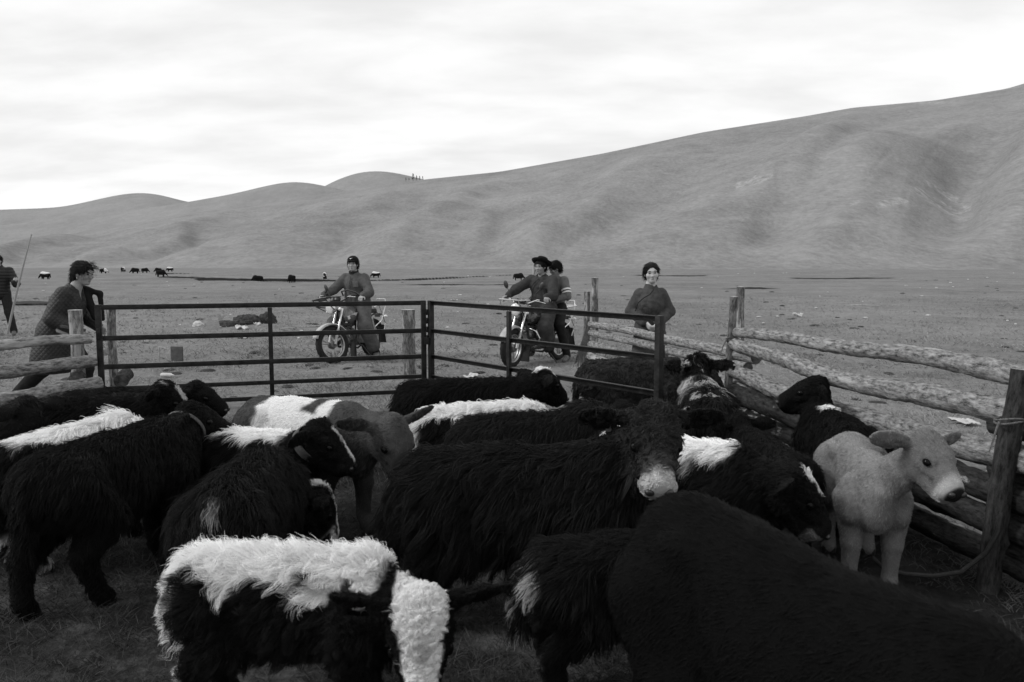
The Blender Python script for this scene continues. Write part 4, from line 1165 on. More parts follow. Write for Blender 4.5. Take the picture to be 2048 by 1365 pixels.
# ---- man at the left edge with a herding pole
def man_left():
    J = dict(pelvis=(0, 0, 0.98), chest=(0.02, 0, 1.32), neck=(0.02, 0, 1.52), head=(0.05, 0, 1.67),
             shL=(0.0, 0.20, 1.44), shR=(0.0, -0.20, 1.44), elL=(0.12, 0.35, 1.16), elR=(0.02, -0.27, 1.16), wrL=(0.33, 0.36, 1.20), wrR=(0.10, -0.24, 0.95),
             hipL=(0, 0.10, 0.96), hipR=(0, -0.10, 0.96), knL=(0.03, 0.15, 0.53), knR=(0.04, -0.12, 0.53), anL=(0, 0.22, 0.10), anR=(-0.02, -0.14, 0.10), toL=(0.14, 0.25, 0.045), toR=(0.13, -0.16, 0.045), hdL=(0.2, 0.4, 0.5), cuL=1.1, hnL=(1, -0.2, 0.2))
    root, H, Hm = person('man in a dark puffer jacket at the left edge holding a long pole', (-11.36, 17.7), R(-72), J, look=(10, -5), skin=0.3, seed=5, vox=0.010)
    P = [rc((0, 0, 0.98), (0.02, 0, 1.35), 0.165, 0.175, 0.05, 1.2), rc((0.02, 0, 1.35), (0.02, 0, 1.50), 0.16, 0.09, 0.05, 1.3)]
    for S in 'LR': P += [rc(J['sh' + S], J['el' + S], 0.095, 0.080, 0.04), rc(J['el' + S], J['wr' + S], 0.080, 0.052, 0.03)]
    sdfpart('puffer_jacket', root, P, quilt_mat('puffer', 0.012, 0.024, 0.07, True), 0.012, [rc(J['neck'], H(0, 0, -0.03), 0.066, 0.07, 0.01)], lambda p: 0.008 * np.abs(np.sin(p[:, 2] * math.pi / 0.07)) * -1 + 0.004)
    P = []
    for S in 'LR': P += [rc(J['hip' + S], J['kn' + S], 0.112, 0.085, 0.04), rc(J['kn' + S], J['an' + S], 0.085, 0.075, 0.03)]
    sdfpart('trousers', root, P, cloth('grey_trousers', 0.018, 0.03), 0.012, (), fold(0.007, 9, 2))
    for S in 'LR': shoe(root, J, S, mat('scuffed_shoe', 0.06, 0.16, rough=0.8, scale=30), 'shoe', w=0.05)
    hair_cap(root, H, Hm)
man_left()
MB().tube([(-11.10, 17.45, 0.06), (-10.79, 17.45, 1.15), (-10.44, 17.45, 2.24)], [0.026, 0.022, 0.010], 8).build('herding_pole', PEELED)
tag(bpy.data.objects['herding_pole'], 'long pale wooden pole held upright by the man at the left edge', 'pole')

# ---- woman in a deel standing behind the far fence
def woman_right():
    J = dict(pelvis=(0, 0, 0.92), chest=(0.02, 0, 1.20), neck=(0.03, 0, 1.345), head=(0.06, 0.0, 1.485),
             shL=(0.01, 0.125, 1.235), shR=(0.01, -0.125, 1.235), elL=(-0.03, 0.225, 1.03), elR=(-0.03, -0.225, 1.03), wrL=(0.17, 0.07, 0.90), wrR=(0.17, -0.07, 0.91),
             hipL=(0, 0.09, 0.90), hipR=(0, -0.09, 0.90), knL=(0.04, 0.10, 0.50), knR=(0.04, -0.10, 0.50), anL=(0, 0.10, 0.10), anR=(0, -0.10, 0.10), toL=(0.13, 0.11, 0.045), toR=(0.13, -0.11, 0.045),
             hdL=(0.5, -0.5, -0.6), hdR=(0.5, 0.5, -0.6), cuL=0.9, cuR=0.9)
    root, H, Hm = person('woman in a dark belted robe standing with clasped hands behind the far fence', (1.66, 9.55), R(-94), J, look=(2, -2), skin=0.42, seed=8, tilt=4)
    m = cloth('dark_deel', 0.045, 0.075)
    P = [rc((0, 0, 0.42), (0, 0, 0.86), 0.185, 0.150, 0.05, 1.25), rc((0, 0, 0.90), (0.02, 0, 1.18), 0.112, 0.130, 0.04, 1.1), rc((0.02, 0, 1.18), (0.03, 0, 1.31), 0.135, 0.070, 0.05, 1.2), el((0.04, 0, 1.10), (0.14, 0.15, 0.12), None, 0.04),
         rc((0.03, 0, 1.295), (0.033, 0, 1.335), 0.076, 0.068, 0.02)]
    for S in 'LR': P += [rc(J['sh' + S], J['el' + S], 0.080, 0.078, 0.02), rc(J['el' + S], np.array(J['wr' + S]) * 0.9 + np.array(J['el' + S]) * 0.1, 0.078, 0.066, 0.010)]
    sdfpart('robe', root, P, m, 0.010, [rc((0.03, 0, 1.31), (0.05, 0, 1.45), 0.054, 0.066, 0.008)], fold(0.014, 8, 4))
    mb = MB(); prof = [(0.115, -0.035), (0.136, -0.032), (0.136, 0.032), (0.115, 0.035)]
    mb.lathe(prof, (0, 0, 0), (0, 0, 1), 36); mb.v = [(x * 1.0, y * 1.16, z + 0.965) for x, y, z in mb.v]
    mb.build('belt', cloth('belt_dark', 0.008, 0.014), root)
    MB().tube([(0.17, 0.02, 1.30), (0.20, -0.03, 1.24), (0.20, -0.10, 1.20), (0.16, -0.16, 1.14), (0.12, -0.19, 1.04)], 0.006, 6).build('robe_piping', cloth('piping', 0.02, 0.03), root)
    for S in 'LR': shoe(root, J, S, cloth('black_boot', 0.012, 0.02), 'boot', 0.6)
    hair_cap(root, H, Hm, extra=[el(H(-0.105, 0.0, 0.03), (0.045, 0.05, 0.05), Hm, 0.02)], face=1.05, fringe=0.022)
    MB().tube([(0.24, -0.03, 0.82), (0.27, 0.03, 0.78), (0.25, 0.09, 0.66), (0.23, 0.10, 0.45), (0.22, 0.10, 0.30)], [0.008] * 5, 6).build('rope_lead', ROPE_M, root)
woman_right()
# ------------------------------------------------------------------ motorcycles and riders
TYRE_M = mat('tyre_rubber', 0.010, 0.022, rough=0.85, scale=30, bump=0.3)
ALLOY_M = mat('cast_alloy', 0.26, 0.42, rough=0.45, metal=0.6, scale=14)
CHROME_M = mat('chrome', 0.55, 0.7, rough=0.18, metal=0.95, scale=8)
BLACKM = mat('black_metal', 0.010, 0.02, rough=0.4, spec=0.5, scale=20)
ENGINE_M = mat('engine_metal', 0.06, 0.20, rough=0.55, metal=0.5, scale=22)
SEAT_M = mat('seat_vinyl', 0.010, 0.018, rough=0.5, scale=40)
RUBBER_M = mat('rubber_flap', 0.012, 0.022, rough=0.8, scale=30)
RED_M = mat('lamp_plastic', 0.05, 0.08, rough=0.3)
LAMP_M = mat('lamp_glass', 0.75, 0.85, rough=0.12, spec=0.7)
FEND_M = mat('pale_fender', 0.28, 0.42, rough=0.35, spec=0.5, scale=12)

def steer_pts(mb, ang, piv=(0.47, 0, 0.9)):
    ax = Vector((-0.42, 0, 0.9)).normalized(); M = Matrix.Rotation(ang, 3, ax); p0 = Vector(piv)
    mb.v = [tuple(p0 + M @ (Vector(v) - p0)) for v in mb.v]
    return mb

def motorcycle(label, loc, yaw, steer=0.0, tank=(0.06, 0.11), rack='black', lean=0.0, stripe=0.5):
    g = empty('motorcycle', (loc[0], loc[1], gz(loc[0], loc[1])), yaw, label, 'motorcycle', 'motorcycles parked beyond the gate')
    g.rotation_euler = (lean, 0, yaw)
    tank_m = mat('tank_paint_%s' % rack, tank[0], tank[1], rough=0.25, spec=0.5, scale=6, coat=0.3)
    rack_m = BLACKM if rack == 'black' else CHROME_M
    FX, RX, WR = 0.66, -0.62, 0.305
    def wheel(cx, front):
        mb = MB(); n, m = 96, 14
        V = []; F = []
        for i in range(n):
            a = 2 * math.pi * i / n
            for k in range(m):
                b = 2 * math.pi * k / m
                knob = 0.010 if ((i // 2 + (k % 2)) % 2 == 0 and math.cos(b) > 0.15) else 0.0
                rr = 0.252 + (0.050 + knob) * math.cos(b); yy = (0.046 + knob * 0.4) * math.sin(b)
                V.append((cx + rr * math.cos(a), yy, WR + rr * math.sin(a)))
        for i in range(n):
            for k in range(m): F.append((i * m + k, i * m + (k + 1) % m, ((i + 1) % n) * m + (k + 1) % m, ((i + 1) % n) * m + k))
        mb.add(V, F)
        t = (steer_pts(mb, steer) if front else mb).build('tyre', TYRE_M, g, sharp=60)
        mb = MB(); mb.lathe([(0.205, -0.03), (0.225, -0.036), (0.225, 0.036), (0.205, 0.03), (0.205, -0.03)], (cx, 0, WR), (0, 1, 0), 48)
        (steer_pts(mb, steer) if front else mb).build('rim', ALLOY_M, t)
        for k in range(3):
            a = 2 * math.pi * k / 3 + 0.4
            for da in (-0.16, 0.16):
                mb = MB(); mb.bar((cx + 0.04 * math.cos(a), 0, WR + 0.04 * math.sin(a)), (cx + 0.212 * math.cos(a + da), 0, WR + 0.212 * math.sin(a + da)), 0.030, 0.028, up=(0, 1, 0), bev=0.006)
                (steer_pts(mb, steer) if front else mb).build('spoke', ALLOY_M, t)
        mb = MB(); mb.lathe([(0.0, -0.06), (0.055, -0.055), (0.065, -0.02), (0.065, 0.02), (0.055, 0.055), (0.0, 0.06)], (cx, 0, WR), (0, 1, 0), 24)
        (steer_pts(mb, steer) if front else mb).build('hub', ENGINE_M, t)
    wheel(FX, True); wheel(RX, False)
    def P(name, m, mb, front=False, parent=None, sharp=35): return (steer_pts(mb, steer) if front else mb).build(name, m, parent or g, sharp=sharp)
    # front end
    for sy in (0.085, -0.085):
        fk = P('fork_leg', ALLOY_M, MB().tube([(FX, sy, WR), (FX - 0.10, sy, WR + 0.24)], 0.026, 12), True)
        P('fork_tube', CHROME_M, MB().tube([(FX - 0.10, sy, WR + 0.24), (FX - 0.245, sy, WR + 0.56)], 0.018, 12), True, fk)
    mb = MB(); arc = [R(a) for a in range(22, 170, 8)]
    V = []; F = []
    for i, a in enumerate(arc):
        for j, (y, dr) in enumerate(((-0.075, -0.02), (-0.05, 0.006), (0, 0.014), (0.05, 0.006), (0.075, -0.02))):
            V.append((FX + (0.345 + dr) * math.cos(a), y, WR + (0.345 + dr) * math.sin(a)))
    for i in range(len(arc) - 1):
        for j in range(4): F.append((i * 5 + j, i * 5 + j + 1, i * 5 + 5 + j + 1, i * 5 + 5 + j))
    mb.add(V, F); f_ = P('front_fender', FEND_M, mb, True)
    so = f_.modifiers.new('thick', 'SOLIDIFY'); so.thickness = 0.006
    P('mud_flap', RUBBER_M, MB().box((FX - 0.40, 0, WR - 0.10), (0.012, 0.16, 0.30), Matrix.Rotation(R(-8), 3, 'Y'), bev=0.004), True)
    hl = P('headlight', CHROME_M, MB().lathe([(0.0, -0.09), (0.06, -0.085), (0.095, -0.03), (0.100, 0.02), (0.094, 0.03)], (0.58, 0, 0.90), (1, 0, -0.05), 28), True)
    P('headlight_lens', LAMP_M, MB().lathe([(0.093, 0.028), (0.08, 0.042), (0.04, 0.052), (0.0, 0.055)], (0.58, 0, 0.90), (1, 0, -0.05), 28), True, hl)
    for sy in (1, -1):
        P('turn_signal', LAMP_M, MB().ell((0.53, 0.17 * sy, 0.86), (0.025, 0.035, 0.028), None, 8).tube([(0.50, 0.09 * sy, 0.86), (0.53, 0.16 * sy, 0.86)], 0.009, 6), True)
    for sy in (0.05, -0.05): P('gauge', BLACKM, MB().lathe([(0, -0.03), (0.05, -0.03), (0.052, 0.02), (0.045, 0.024), (0, 0.024)], (0.46, sy, 1.03), (-0.45, 0, 0.9), 20), True)
    P('handlebar', CHROME_M if rack != 'black' else BLACKM, MB().tube([(0.30, -0.40, 1.035), (0.36, -0.25, 1.05), (0.42, -0.10, 0.985), (0.42, 0.10, 0.985), (0.36, 0.25, 1.05), (0.30, 0.40, 1.035)], 0.013, 10), True)
    for sy in (1, -1):
        P('grip', RUBBER_M, MB().tube([(0.345, 0.285 * sy, 1.046), (0.295, 0.415 * sy, 1.034)], 0.019, 10), True)
        P('brake_lever', CHROME_M, MB().tube([(0.40, 0.24 * sy, 1.04), (0.40, 0.32 * sy, 1.03), (0.37, 0.41 * sy, 1.01)], 0.007, 6), True)
        if rack == 'black' and sy == 1: continue
        mr = P('mirror', BLACKM, MB().tube([(0.38, 0.22 * sy, 1.05), (0.40, 0.25 * sy, 1.16), (0.38, 0.30 * sy, 1.22)], 0.006, 6).ell((0.375, 0.33 * sy, 1.27), (0.016, 0.040, 0.070), Matrix.Rotation(R(-25 * sy), 3, 'X'), 10), True)
    # front carrier / guard over the lamp
    fr = MB()
    z0 = 1.0
    fr.tube([(0.50, -0.20, z0 + .05), (0.78, -0.19, z0 + .06), (0.80, -0.15, z0 + .06), (0.80, 0.15, z0 + .06), (0.78, 0.19, z0 + .06), (0.50, 0.20, z0 + .05)], 0.010, 8)
    fr.tube([(0.50, -0.20, z0 - .08), (0.74, -0.17, z0 - .05), (0.77, 0, z0 - .05), (0.74, 0.17, z0 - .05), (0.50, 0.20, z0 - .08)], 0.009, 8)
    for yy in (-0.17, 0.17): fr.tube([(0.78, yy, z0 + .06), (0.735, yy, z0 - .05), (0.60, yy * .7, z0 - .14)], 0.008, 6)
    for yy in (-0.08, 0.0, 0.08): fr.tube([(0.80, yy, z0 + .06), (0.60, yy, z0 + .055)], 0.006, 6)
    P('front_carrier', rack_m, fr, True)
    # hand guards as loops
    if rack == 'black':
        for sy in (1, -1): P('hand_guard', BLACKM, MB().tube([(0.42, 0.16 * sy, 1.07), (0.50, 0.24 * sy, 1.13), (0.50, 0.40 * sy, 1.13), (0.44, 0.50 * sy, 1.08), (0.33, 0.46 * sy, 1.02)], 0.013, 8), True)
    # tank, seat, side covers
    tk = sdfpart('fuel_tank', g, [rc((0.26, 0, 0.80), (-0.06, 0, 0.80), 0.135, 0.095, 0.03, 0.95), el((0.20, 0.10, 0.74), (0.19, 0.06, 0.10), None, 0.04), el((0.20, -0.10, 0.74), (0.19, 0.06, 0.10), None, 0.04)], tank_m, 0.012)
    stripe_m = mat('tank_decal_%s' % rack, stripe, stripe, rough=0.3)
    for sy in (1, -1):
        mb = MB(); pts = [(0.34, 0.70), (0.37, 0.755), (0.16, 0.80), (0.06, 0.80), (0.12, 0.755)]
        V = [(x, 0.168 * sy - (abs(x - 0.20) * 0.13) * sy, z) for x, z in pts]
        V2 = [(x, y - 0.03 * sy, z) for x, y, z in V]; n = len(V)
        mb.add(V + V2, [tuple(range(n))] + [(i, (i + 1) % n, n + (i + 1) % n, n + i) for i in range(n)])
        mb.build('tank_decal', stripe_m, tk, smooth=False)
        P('side_cover', tank_m, MB().box((-0.20, 0.12 * sy, 0.62), (0.24, 0.03, 0.16), Matrix.Rotation(R(10), 3, 'Y'), bev=0.02))
    MB().lathe([(0, 0), (0.03, 0), (0.03, 0.012), (0, 0.016)], (0.20, 0, 0.935), (0, 0, 1), 16).build('fuel_cap', CHROME_M, tk)
    P('seat', SEAT_M, MB().box((-0.34, 0, 0.795), (0.62, 0.25, 0.085), bev=0.035))
    # frame, engine
    fm = MB()
    for sy in (0.06, -0.06):
        fm.tube([(0.40, sy * 0.4, 0.86), (0.36, sy, 0.62), (0.28, sy * 1.6, 0.24), (0.0, sy * 1.8, 0.20), (-0.24, sy * 1.6, 0.28), (-0.28, sy * 1.5, 0.66), (-0.66, sy * 1.8, 0.76)], 0.016, 8)
    P('frame', BLACKM, fm)
    en = P('engine', ENGINE_M, MB().box((0.02, 0, 0.34), (0.36, 0.24, 0.20), bev=0.05).lathe([(0, -0.14), (0.09, -0.135), (0.10, -0.12), (0.10, 0.12), (0.09, 0.135), (0, 0.14)], (-0.06, 0, 0.34), (0, 1, 0), 24))
    for k in range(6):
        P('cooling_fin', ENGINE_M, MB().box((0.13 + 0.012 * k, 0, 0.45 + 0.028 * k), (0.15, 0.16, 0.010), Matrix.Rotation(R(-20), 3, 'Y')), False, en)
    P('cylinder', ENGINE_M, MB().box((0.16, 0, 0.52), (0.11, 0.12, 0.20), Matrix.Rotation(R(-20), 3, 'Y'), bev=0.01), False, en)
    P('exhaust_pipe', CHROME_M, MB().tube([(0.24, -0.06, 0.56), (0.34, -0.09, 0.48), (0.33, -0.11, 0.30), (0.20, -0.13, 0.22), (-0.20, -0.15, 0.26), (-0.30, -0.17, 0.30), (-0.80, -0.20, 0.42)], [0.02, 0.02, 0.02, 0.02, 0.024, 0.045, 0.05], 14))
    for sy in (0.12, -0.12):
        P('rear_shock', CHROME_M, MB().tube([(-0.44, sy, 0.70), (-0.46, sy, 0.62), (-0.57, sy, 0.36)], [0.016, 0.030, 0.028], 12))
        P('swing_arm', BLACKM, MB().tube([(-0.22, sy * 0.8, 0.32), (-0.64, sy * 0.8, 0.305)], 0.019, 8))
        P('footpeg', RUBBER_M, MB().tube([(-0.04, sy, 0.27), (-0.04, sy * 2.3, 0.27)], 0.014, 8))
    P('chain_case', BLACKM, MB().box((-0.40, 0.10, 0.34), (0.46, 0.02, 0.08), bev=0.01))
    mb = MB(); V = []; F = []; arc = [R(a) for a in range(20, 150, 8)]
    for a in arc:
        for (y, dr) in ((-0.08, -0.02), (0, 0.012), (0.08, -0.02)): V.append((RX + (0.36 + dr) * math.cos(a), y, WR + (0.36 + dr) * math.sin(a)))
    for i in range(len(arc) - 1):
        for j in range(2): F.append((i * 3 + j, i * 3 + j + 1, i * 3 + 4 + j, i * 3 + 3 + j))
    mb.add(V, F); rf = P('rear_fender', BLACKM, mb); so = rf.modifiers.new('thick', 'SOLIDIFY'); so.thickness = 0.006
    P('rear_mud_flap', RUBBER_M, MB().box((-0.99, 0, 0.36), (0.012, 0.17, 0.34), Matrix.Rotation(R(14), 3, 'Y'), bev=0.004))
    tl = P('tail_light', RED_M, MB().box((-0.90, 0, 0.70), (0.07, 0.12, 0.07), bev=0.015))
    for sy in (1, -1): P('rear_signal', LAMP_M, MB().ell((-0.88, 0.16 * sy, 0.68), (0.025, 0.035, 0.028), None, 8).tube([(-0.84, 0.07 * sy, 0.68), (-0.88, 0.15 * sy, 0.68)], 0.009, 6))
    rk = MB()
    rk.tube([(-0.50, -0.14, 0.86), (-0.62, -0.16, 0.885), (-0.96, -0.15, 0.90), (-0.99, -0.10, 0.90), (-0.99, 0.10, 0.90), (-0.96, 0.15, 0.90), (-0.62, 0.16, 0.885), (-0.50, 0.14, 0.86)], 0.011, 8)
    for xx in (-0.68, -0.78, -0.88): rk.tube([(xx, -0.155, 0.893), (xx, 0.155, 0.893)], 0.008, 6)
    rk.tube([(-0.99, -0.10, 0.90), (-1.02, -0.08, 0.98), (-1.02, 0.08, 0.98), (-0.99, 0.10, 0.90)], 0.010, 8)
    for sy in (0.155, -0.155):
        rk.tube([(-0.90, sy, 0.893), (-0.74, sy, 0.62), (-0.50, sy, 0.52)], 0.009, 8)
        rk.tube([(-0.66, sy, 0.88), (-0.88, sy, 0.56), (-0.80, sy, 0.40)], 0.009, 8)
    P('rear_rack', CHROME_M, rk)
    mb = MB()
    for sy in (1, -1): mb.tube([(0.32, 0.07 * sy, 0.60), (0.34, 0.22 * sy, 0.56), (0.32, 0.28 * sy, 0.45), (0.28, 0.22 * sy, 0.33), (0.26, 0.08 * sy, 0.28)], 0.012, 8)
    P('crash_bar', rack_m, mb)
    P('kickstand', BLACKM, MB().tube([(-0.10, 0.13, 0.24), (-0.14, 0.30, 0.02)], 0.011, 8))
    return g

M1, Y1 = (-2.70, 13.40), math.atan2(-1.37, -0.49)
M2, Y2 = (0.40, 12.80), math.atan2(-1.12, -0.83)
motorcycle('motorcycle with black front carrier under the rider in the cap', M1, Y1, steer=R(-24), tank=(0.09, 0.15), rack='black', stripe=0.6)
motorcycle('motorcycle with pale chrome front carrier under the rider in the brimmed hat', M2, Y2, steer=R(4), tank=(0.015, 0.03), rack='chrome', stripe=0.08)

def rider_one():
    J = dict(pelvis=(-0.20, 0.0, 0.92), chest=(-0.14, 0.0, 1.26), neck=(-0.11, 0, 1.44), head=(-0.07, 0.0, 1.60),
             shL=(-0.14, 0.17, 1.37), shR=(-0.12, -0.17, 1.37), elL=(-0.04, 0.32, 1.13), elR=(0.04, -0.32, 1.17), wrL=(0.22, 0.34, 1.09), wrR=(0.28, -0.36, 1.09),
             hipL=(-0.18, 0.12, 0.88), hipR=(-0.18, -0.12, 0.88), knL=(0.10, 0.30, 0.58), knR=(0.14, -0.26, 0.62), anL=(-0.12, 0.40, 0.10), anR=(-0.02, -0.22, 0.33), toL=(0.02, 0.44, 0.045), toR=(0.11, -0.24, 0.29),
             hdL=(0.8, 0.1, -0.4), hdR=(0.9, 0.05, -0.3), hnL=(0, 0.1, 1), hnR=(0, -0.1, 1), cuL=0.8, cuR=0.8)
    root, H, Hm = person('man in a dark cap and grey jacket sitting on the left motorcycle', M1, Y1, J, look=(14, 0), skin=0.34, group=None, seed=12)
    jm = cloth('grey_jacket', 0.065, 0.10, scale=14)
    P = [rc((-0.20, 0, 0.95), (-0.14, 0, 1.28), 0.165, 0.165, 0.05, 1.25), rc((-0.14, 0, 1.28), (-0.11, 0, 1.41), 0.155, 0.085, 0.05, 1.35), rc((-0.11, 0, 1.42), (-0.09, 0, 1.48), 0.078, 0.074, 0.02)]
    for S in 'LR': P += [rc(J['sh' + S], J['el' + S], 0.086, 0.082, 0.03), rc(J['el' + S], np.array(J['wr' + S]) * 0.95 + np.array(J['el' + S]) * 0.05, 0.082, 0.060, 0.02)]
    P += [rc((-0.20, 0, 0.98), (-0.20, 0, 1.06), 0.185, 0.18, 0.05, 1.2)]
    jk = sdfpart('jacket', root, P, jm, 0.010, [rc((-0.11, 0, 1.42), (-0.06, 0, 1.55), 0.058, 0.075, 0.01)], fold(0.016, 8, 21))
    MB().box((0.035, 0.10, 1.27), (0.012, 0.10, 0.10), Matrix.Rotation(R(12), 3, 'Y'), bev=0.005).build('chest_pocket', cloth('pocket_cloth', 0.10, 0.14), jk)
    MB().tube([(0.015, 0.0, 1.40), (0.045, 0.0, 1.30), (0.04, 0.0, 1.10), (0.0, 0.0, 0.97)], 0.005, 6).build('zip', BLACKM, jk)
    MB().lathe([(0.066, -0.02), (0.080, -0.025), (0.083, 0.045), (0.076, 0.052), (0.068, 0.045)], (-0.098, 0, 1.445), (0.22, 0, 1), 24).build('collar', cloth('dark_collar', 0.018, 0.03), jk)
    for S_ in 'LR':
        e0, w0 = np.array(J['el' + S_], float), np.array(J['wr' + S_], float); d0 = (w0 - e0) / np.linalg.norm(w0 - e0)
        MB().lathe([(0.040, -0.035), (0.060, -0.03), (0.058, 0.02), (0.040, 0.025)], w0 - d0 * 0.02, d0, 18).build('cuff', cloth('dark_collar', 0.018, 0.03), jk)
    sdfpart('undershirt', root, [rc((-0.10, 0, 1.40), (-0.085, 0, 1.475), 0.066, 0.064, 0.02)], cloth('black_undershirt', 0.008, 0.014), 0.008, [rc((-0.09, 0, 1.46), (-0.07, 0, 1.6), 0.058, 0.07, 0.006)])
    sk_ = cloth('grey_skirt', 0.065, 0.115, scale=8)
    P = [rc((-0.20, 0, 0.93), (-0.20, 0, 0.99), 0.185, 0.17, 0.04, 1.2)]
    for S in 'LR':
        h, k, a = (np.array(J[x + S], float) for x in ('hip', 'kn', 'an'))
        P += [rc(h, k, 0.135, 0.115, 0.06), rc(k, k * 0.30 + a * 0.70, 0.112, 0.118, 0.05)]
    sdfpart('robe_skirt', root, P, sk_, 0.012, (), fold(0.018, 7, 31))
    P = []
    for S in 'LR': P += [rc(np.array(J['kn' + S]), np.array(J['an' + S]), 0.082, 0.060, 0.03)]
    sdfpart('trousers', root, P, cloth('dark_trousers', 0.010, 0.02), 0.011, (), fold(0.007, 12, 9))
    bm_ = mat('worn_boot', 0.07, 0.16, rough=0.7, scale=26, bump=0.3)
    shoe(root, J, 'L', bm_, 'boot', 0.45, 0.05); shoe(root, J, 'R', bm_, 'boot', 0.45, 0.05)
    hair_cap(root, H, Hm)
    cm = cloth('dark_cap', 0.008, 0.014, bump=0.2)
    def e_(c, r, k=0.01): return el(H(*c), np.array(r), Hm, k)
    cp = sdfpart('cap', root, [e_((-0.010, 0, 0.062), (0.112, 0.094, 0.085), 0.02), e_((0.095, 0, 0.052), (0.075, 0.075, 0.009), 0.012)], cm, 0.007, [e_((-0.01, 0, -0.02), (0.2, 0.2, 0.062), 0.006)])
    # pale curved tick on the front of the cap
    mb = MB(); pts = [(-0.026, 0.006), (-0.020, -0.006), (-0.008, -0.008), (0.008, 0.001), (0.030, 0.014), (0.006, 0.004), (-0.008, 0.001), (-0.018, 0.002)]
    V = []
    for d_ in (0.0, 0.006):
        for (y, z_) in pts: V.append(H(0.104 - 0.006 - y * y * 6 + d_ - (z_) * 0.55, y, 0.098 + z_))
    n = len(pts); mb.add(V, [tuple(range(n)), tuple(range(2 * n - 1, n - 1, -1))] + [(i, (i + 1) % n, n + (i + 1) % n, n + i) for i in range(n)])
    mb.build('cap_emblem', mat('white_print', 0.75, rough=0.6), cp, smooth=False)
rider_one()

def rider_two():
    J = dict(pelvis=(-0.18, 0.0, 0.92), chest=(-0.16, 0.0, 1.24), neck=(-0.14, 0, 1.40), head=(-0.10, 0.0, 1.555),
             shL=(-0.15, 0.20, 1.34), shR=(-0.14, -0.20, 1.34), elL=(0.04, 0.34, 1.10), elR=(0.10, -0.33, 1.20), wrL=(0.25, 0.35, 1.09), wrR=(0.28, -0.37, 1.10),
             hipL=(-0.16, 0.12, 0.88), hipR=(-0.16, -0.12, 0.88), knL=(0.16, 0.27, 0.60), knR=(0.16, -0.27, 0.60), anL=(0.0, 0.27, 0.27), anR=(0.0, -0.27, 0.30), toL=(0.14, 0.29, 0.25), toR=(0.13, -0.28, 0.28),
             hdL=(0.7, 0.5, -0.35), hdR=(0.8, -0.4, -0.3), hnL=(0, 0.1, 1), hnR=(0, -0.1, 1), cuL=0.9, cuR=0.9)
    root, H, Hm = person('man in a black brimmed hat and dark robe sitting on the right motorcycle', M2, Y2, J, look=(2, -4), skin=0.26, seed=14)
    m = cloth('dark_robe', 0.030, 0.055, scale=10)
    P = [rc((-0.20, 0, 0.93), (-0.16, 0, 1.26), 0.165, 0.16, 0.05, 1.25), rc((-0.16, 0, 1.26), (-0.14, 0, 1.37), 0.15, 0.085, 0.05, 1.35), rc((-0.14, 0, 1.375), (-0.125, 0, 1.425), 0.078, 0.074, 0.02)]
    for S in 'LR': P += [rc(J['sh' + S], J['el' + S], 0.092, 0.082, 0.04), rc(J['el' + S], np.array(J['wr' + S]) * 0.95 + np.array(J['el' + S]) * 0.05, 0.082, 0.058, 0.03)]
    for S in 'LR':
        h, k, a = (np.array(J[x + S], float) for x in ('hip', 'kn', 'an'))
        P += [rc(h, k, 0.14, 0.12, 0.06), rc(k, k * 0.55 + a * 0.45, 0.12, 0.13, 0.05)]
    rb_ = sdfpart('robe', root, P, m, 0.011, [rc((-0.14, 0, 1.37), (-0.10, 0, 1.5), 0.058, 0.07, 0.01)], fold(0.016, 8, 41))
    MB().tube([(-0.02, 0.03, 1.37), (0.015, -0.02, 1.32), (0.02, -0.08, 1.26), (0.0, -0.14, 1.18)], 0.007, 6).build('robe_piping', cloth('piping', 0.02, 0.03), rb_)
    P = []
    for S in 'LR': P += [rc(np.array(J['kn' + S]), np.array(J['an' + S]), 0.08, 0.060, 0.03)]
    sdfpart('trousers', root, P, cloth('dark_trousers', 0.010, 0.02), 0.011, (), fold(0.007, 12, 9))
    for S in 'LR': shoe(root, J, S, cloth('black_boot', 0.012, 0.02), 'boot', 0.6, 0.05)
    hair_cap(root, H, Hm)
    hm_ = cloth('black_felt', 0.006, 0.012, bump=0.2)
    mb = MB(); t = Hm @ np.array((-0.55, 0, 1.0))
    mb.lathe([(0.0, 0.105), (0.05, 0.108), (0.082, 0.095), (0.095, 0.06), (0.098, 0.015), (0.115, 0.008), (0.150, 0.012), (0.172, 0.030), (0.170, 0.022), (0.150, 0.002), (0.115, -0.004), (0.096, 0.0)], H(-0.035, 0, 0.055), t, 32)
    mb.build('brimmed_hat', hm_, root)
rider_two()

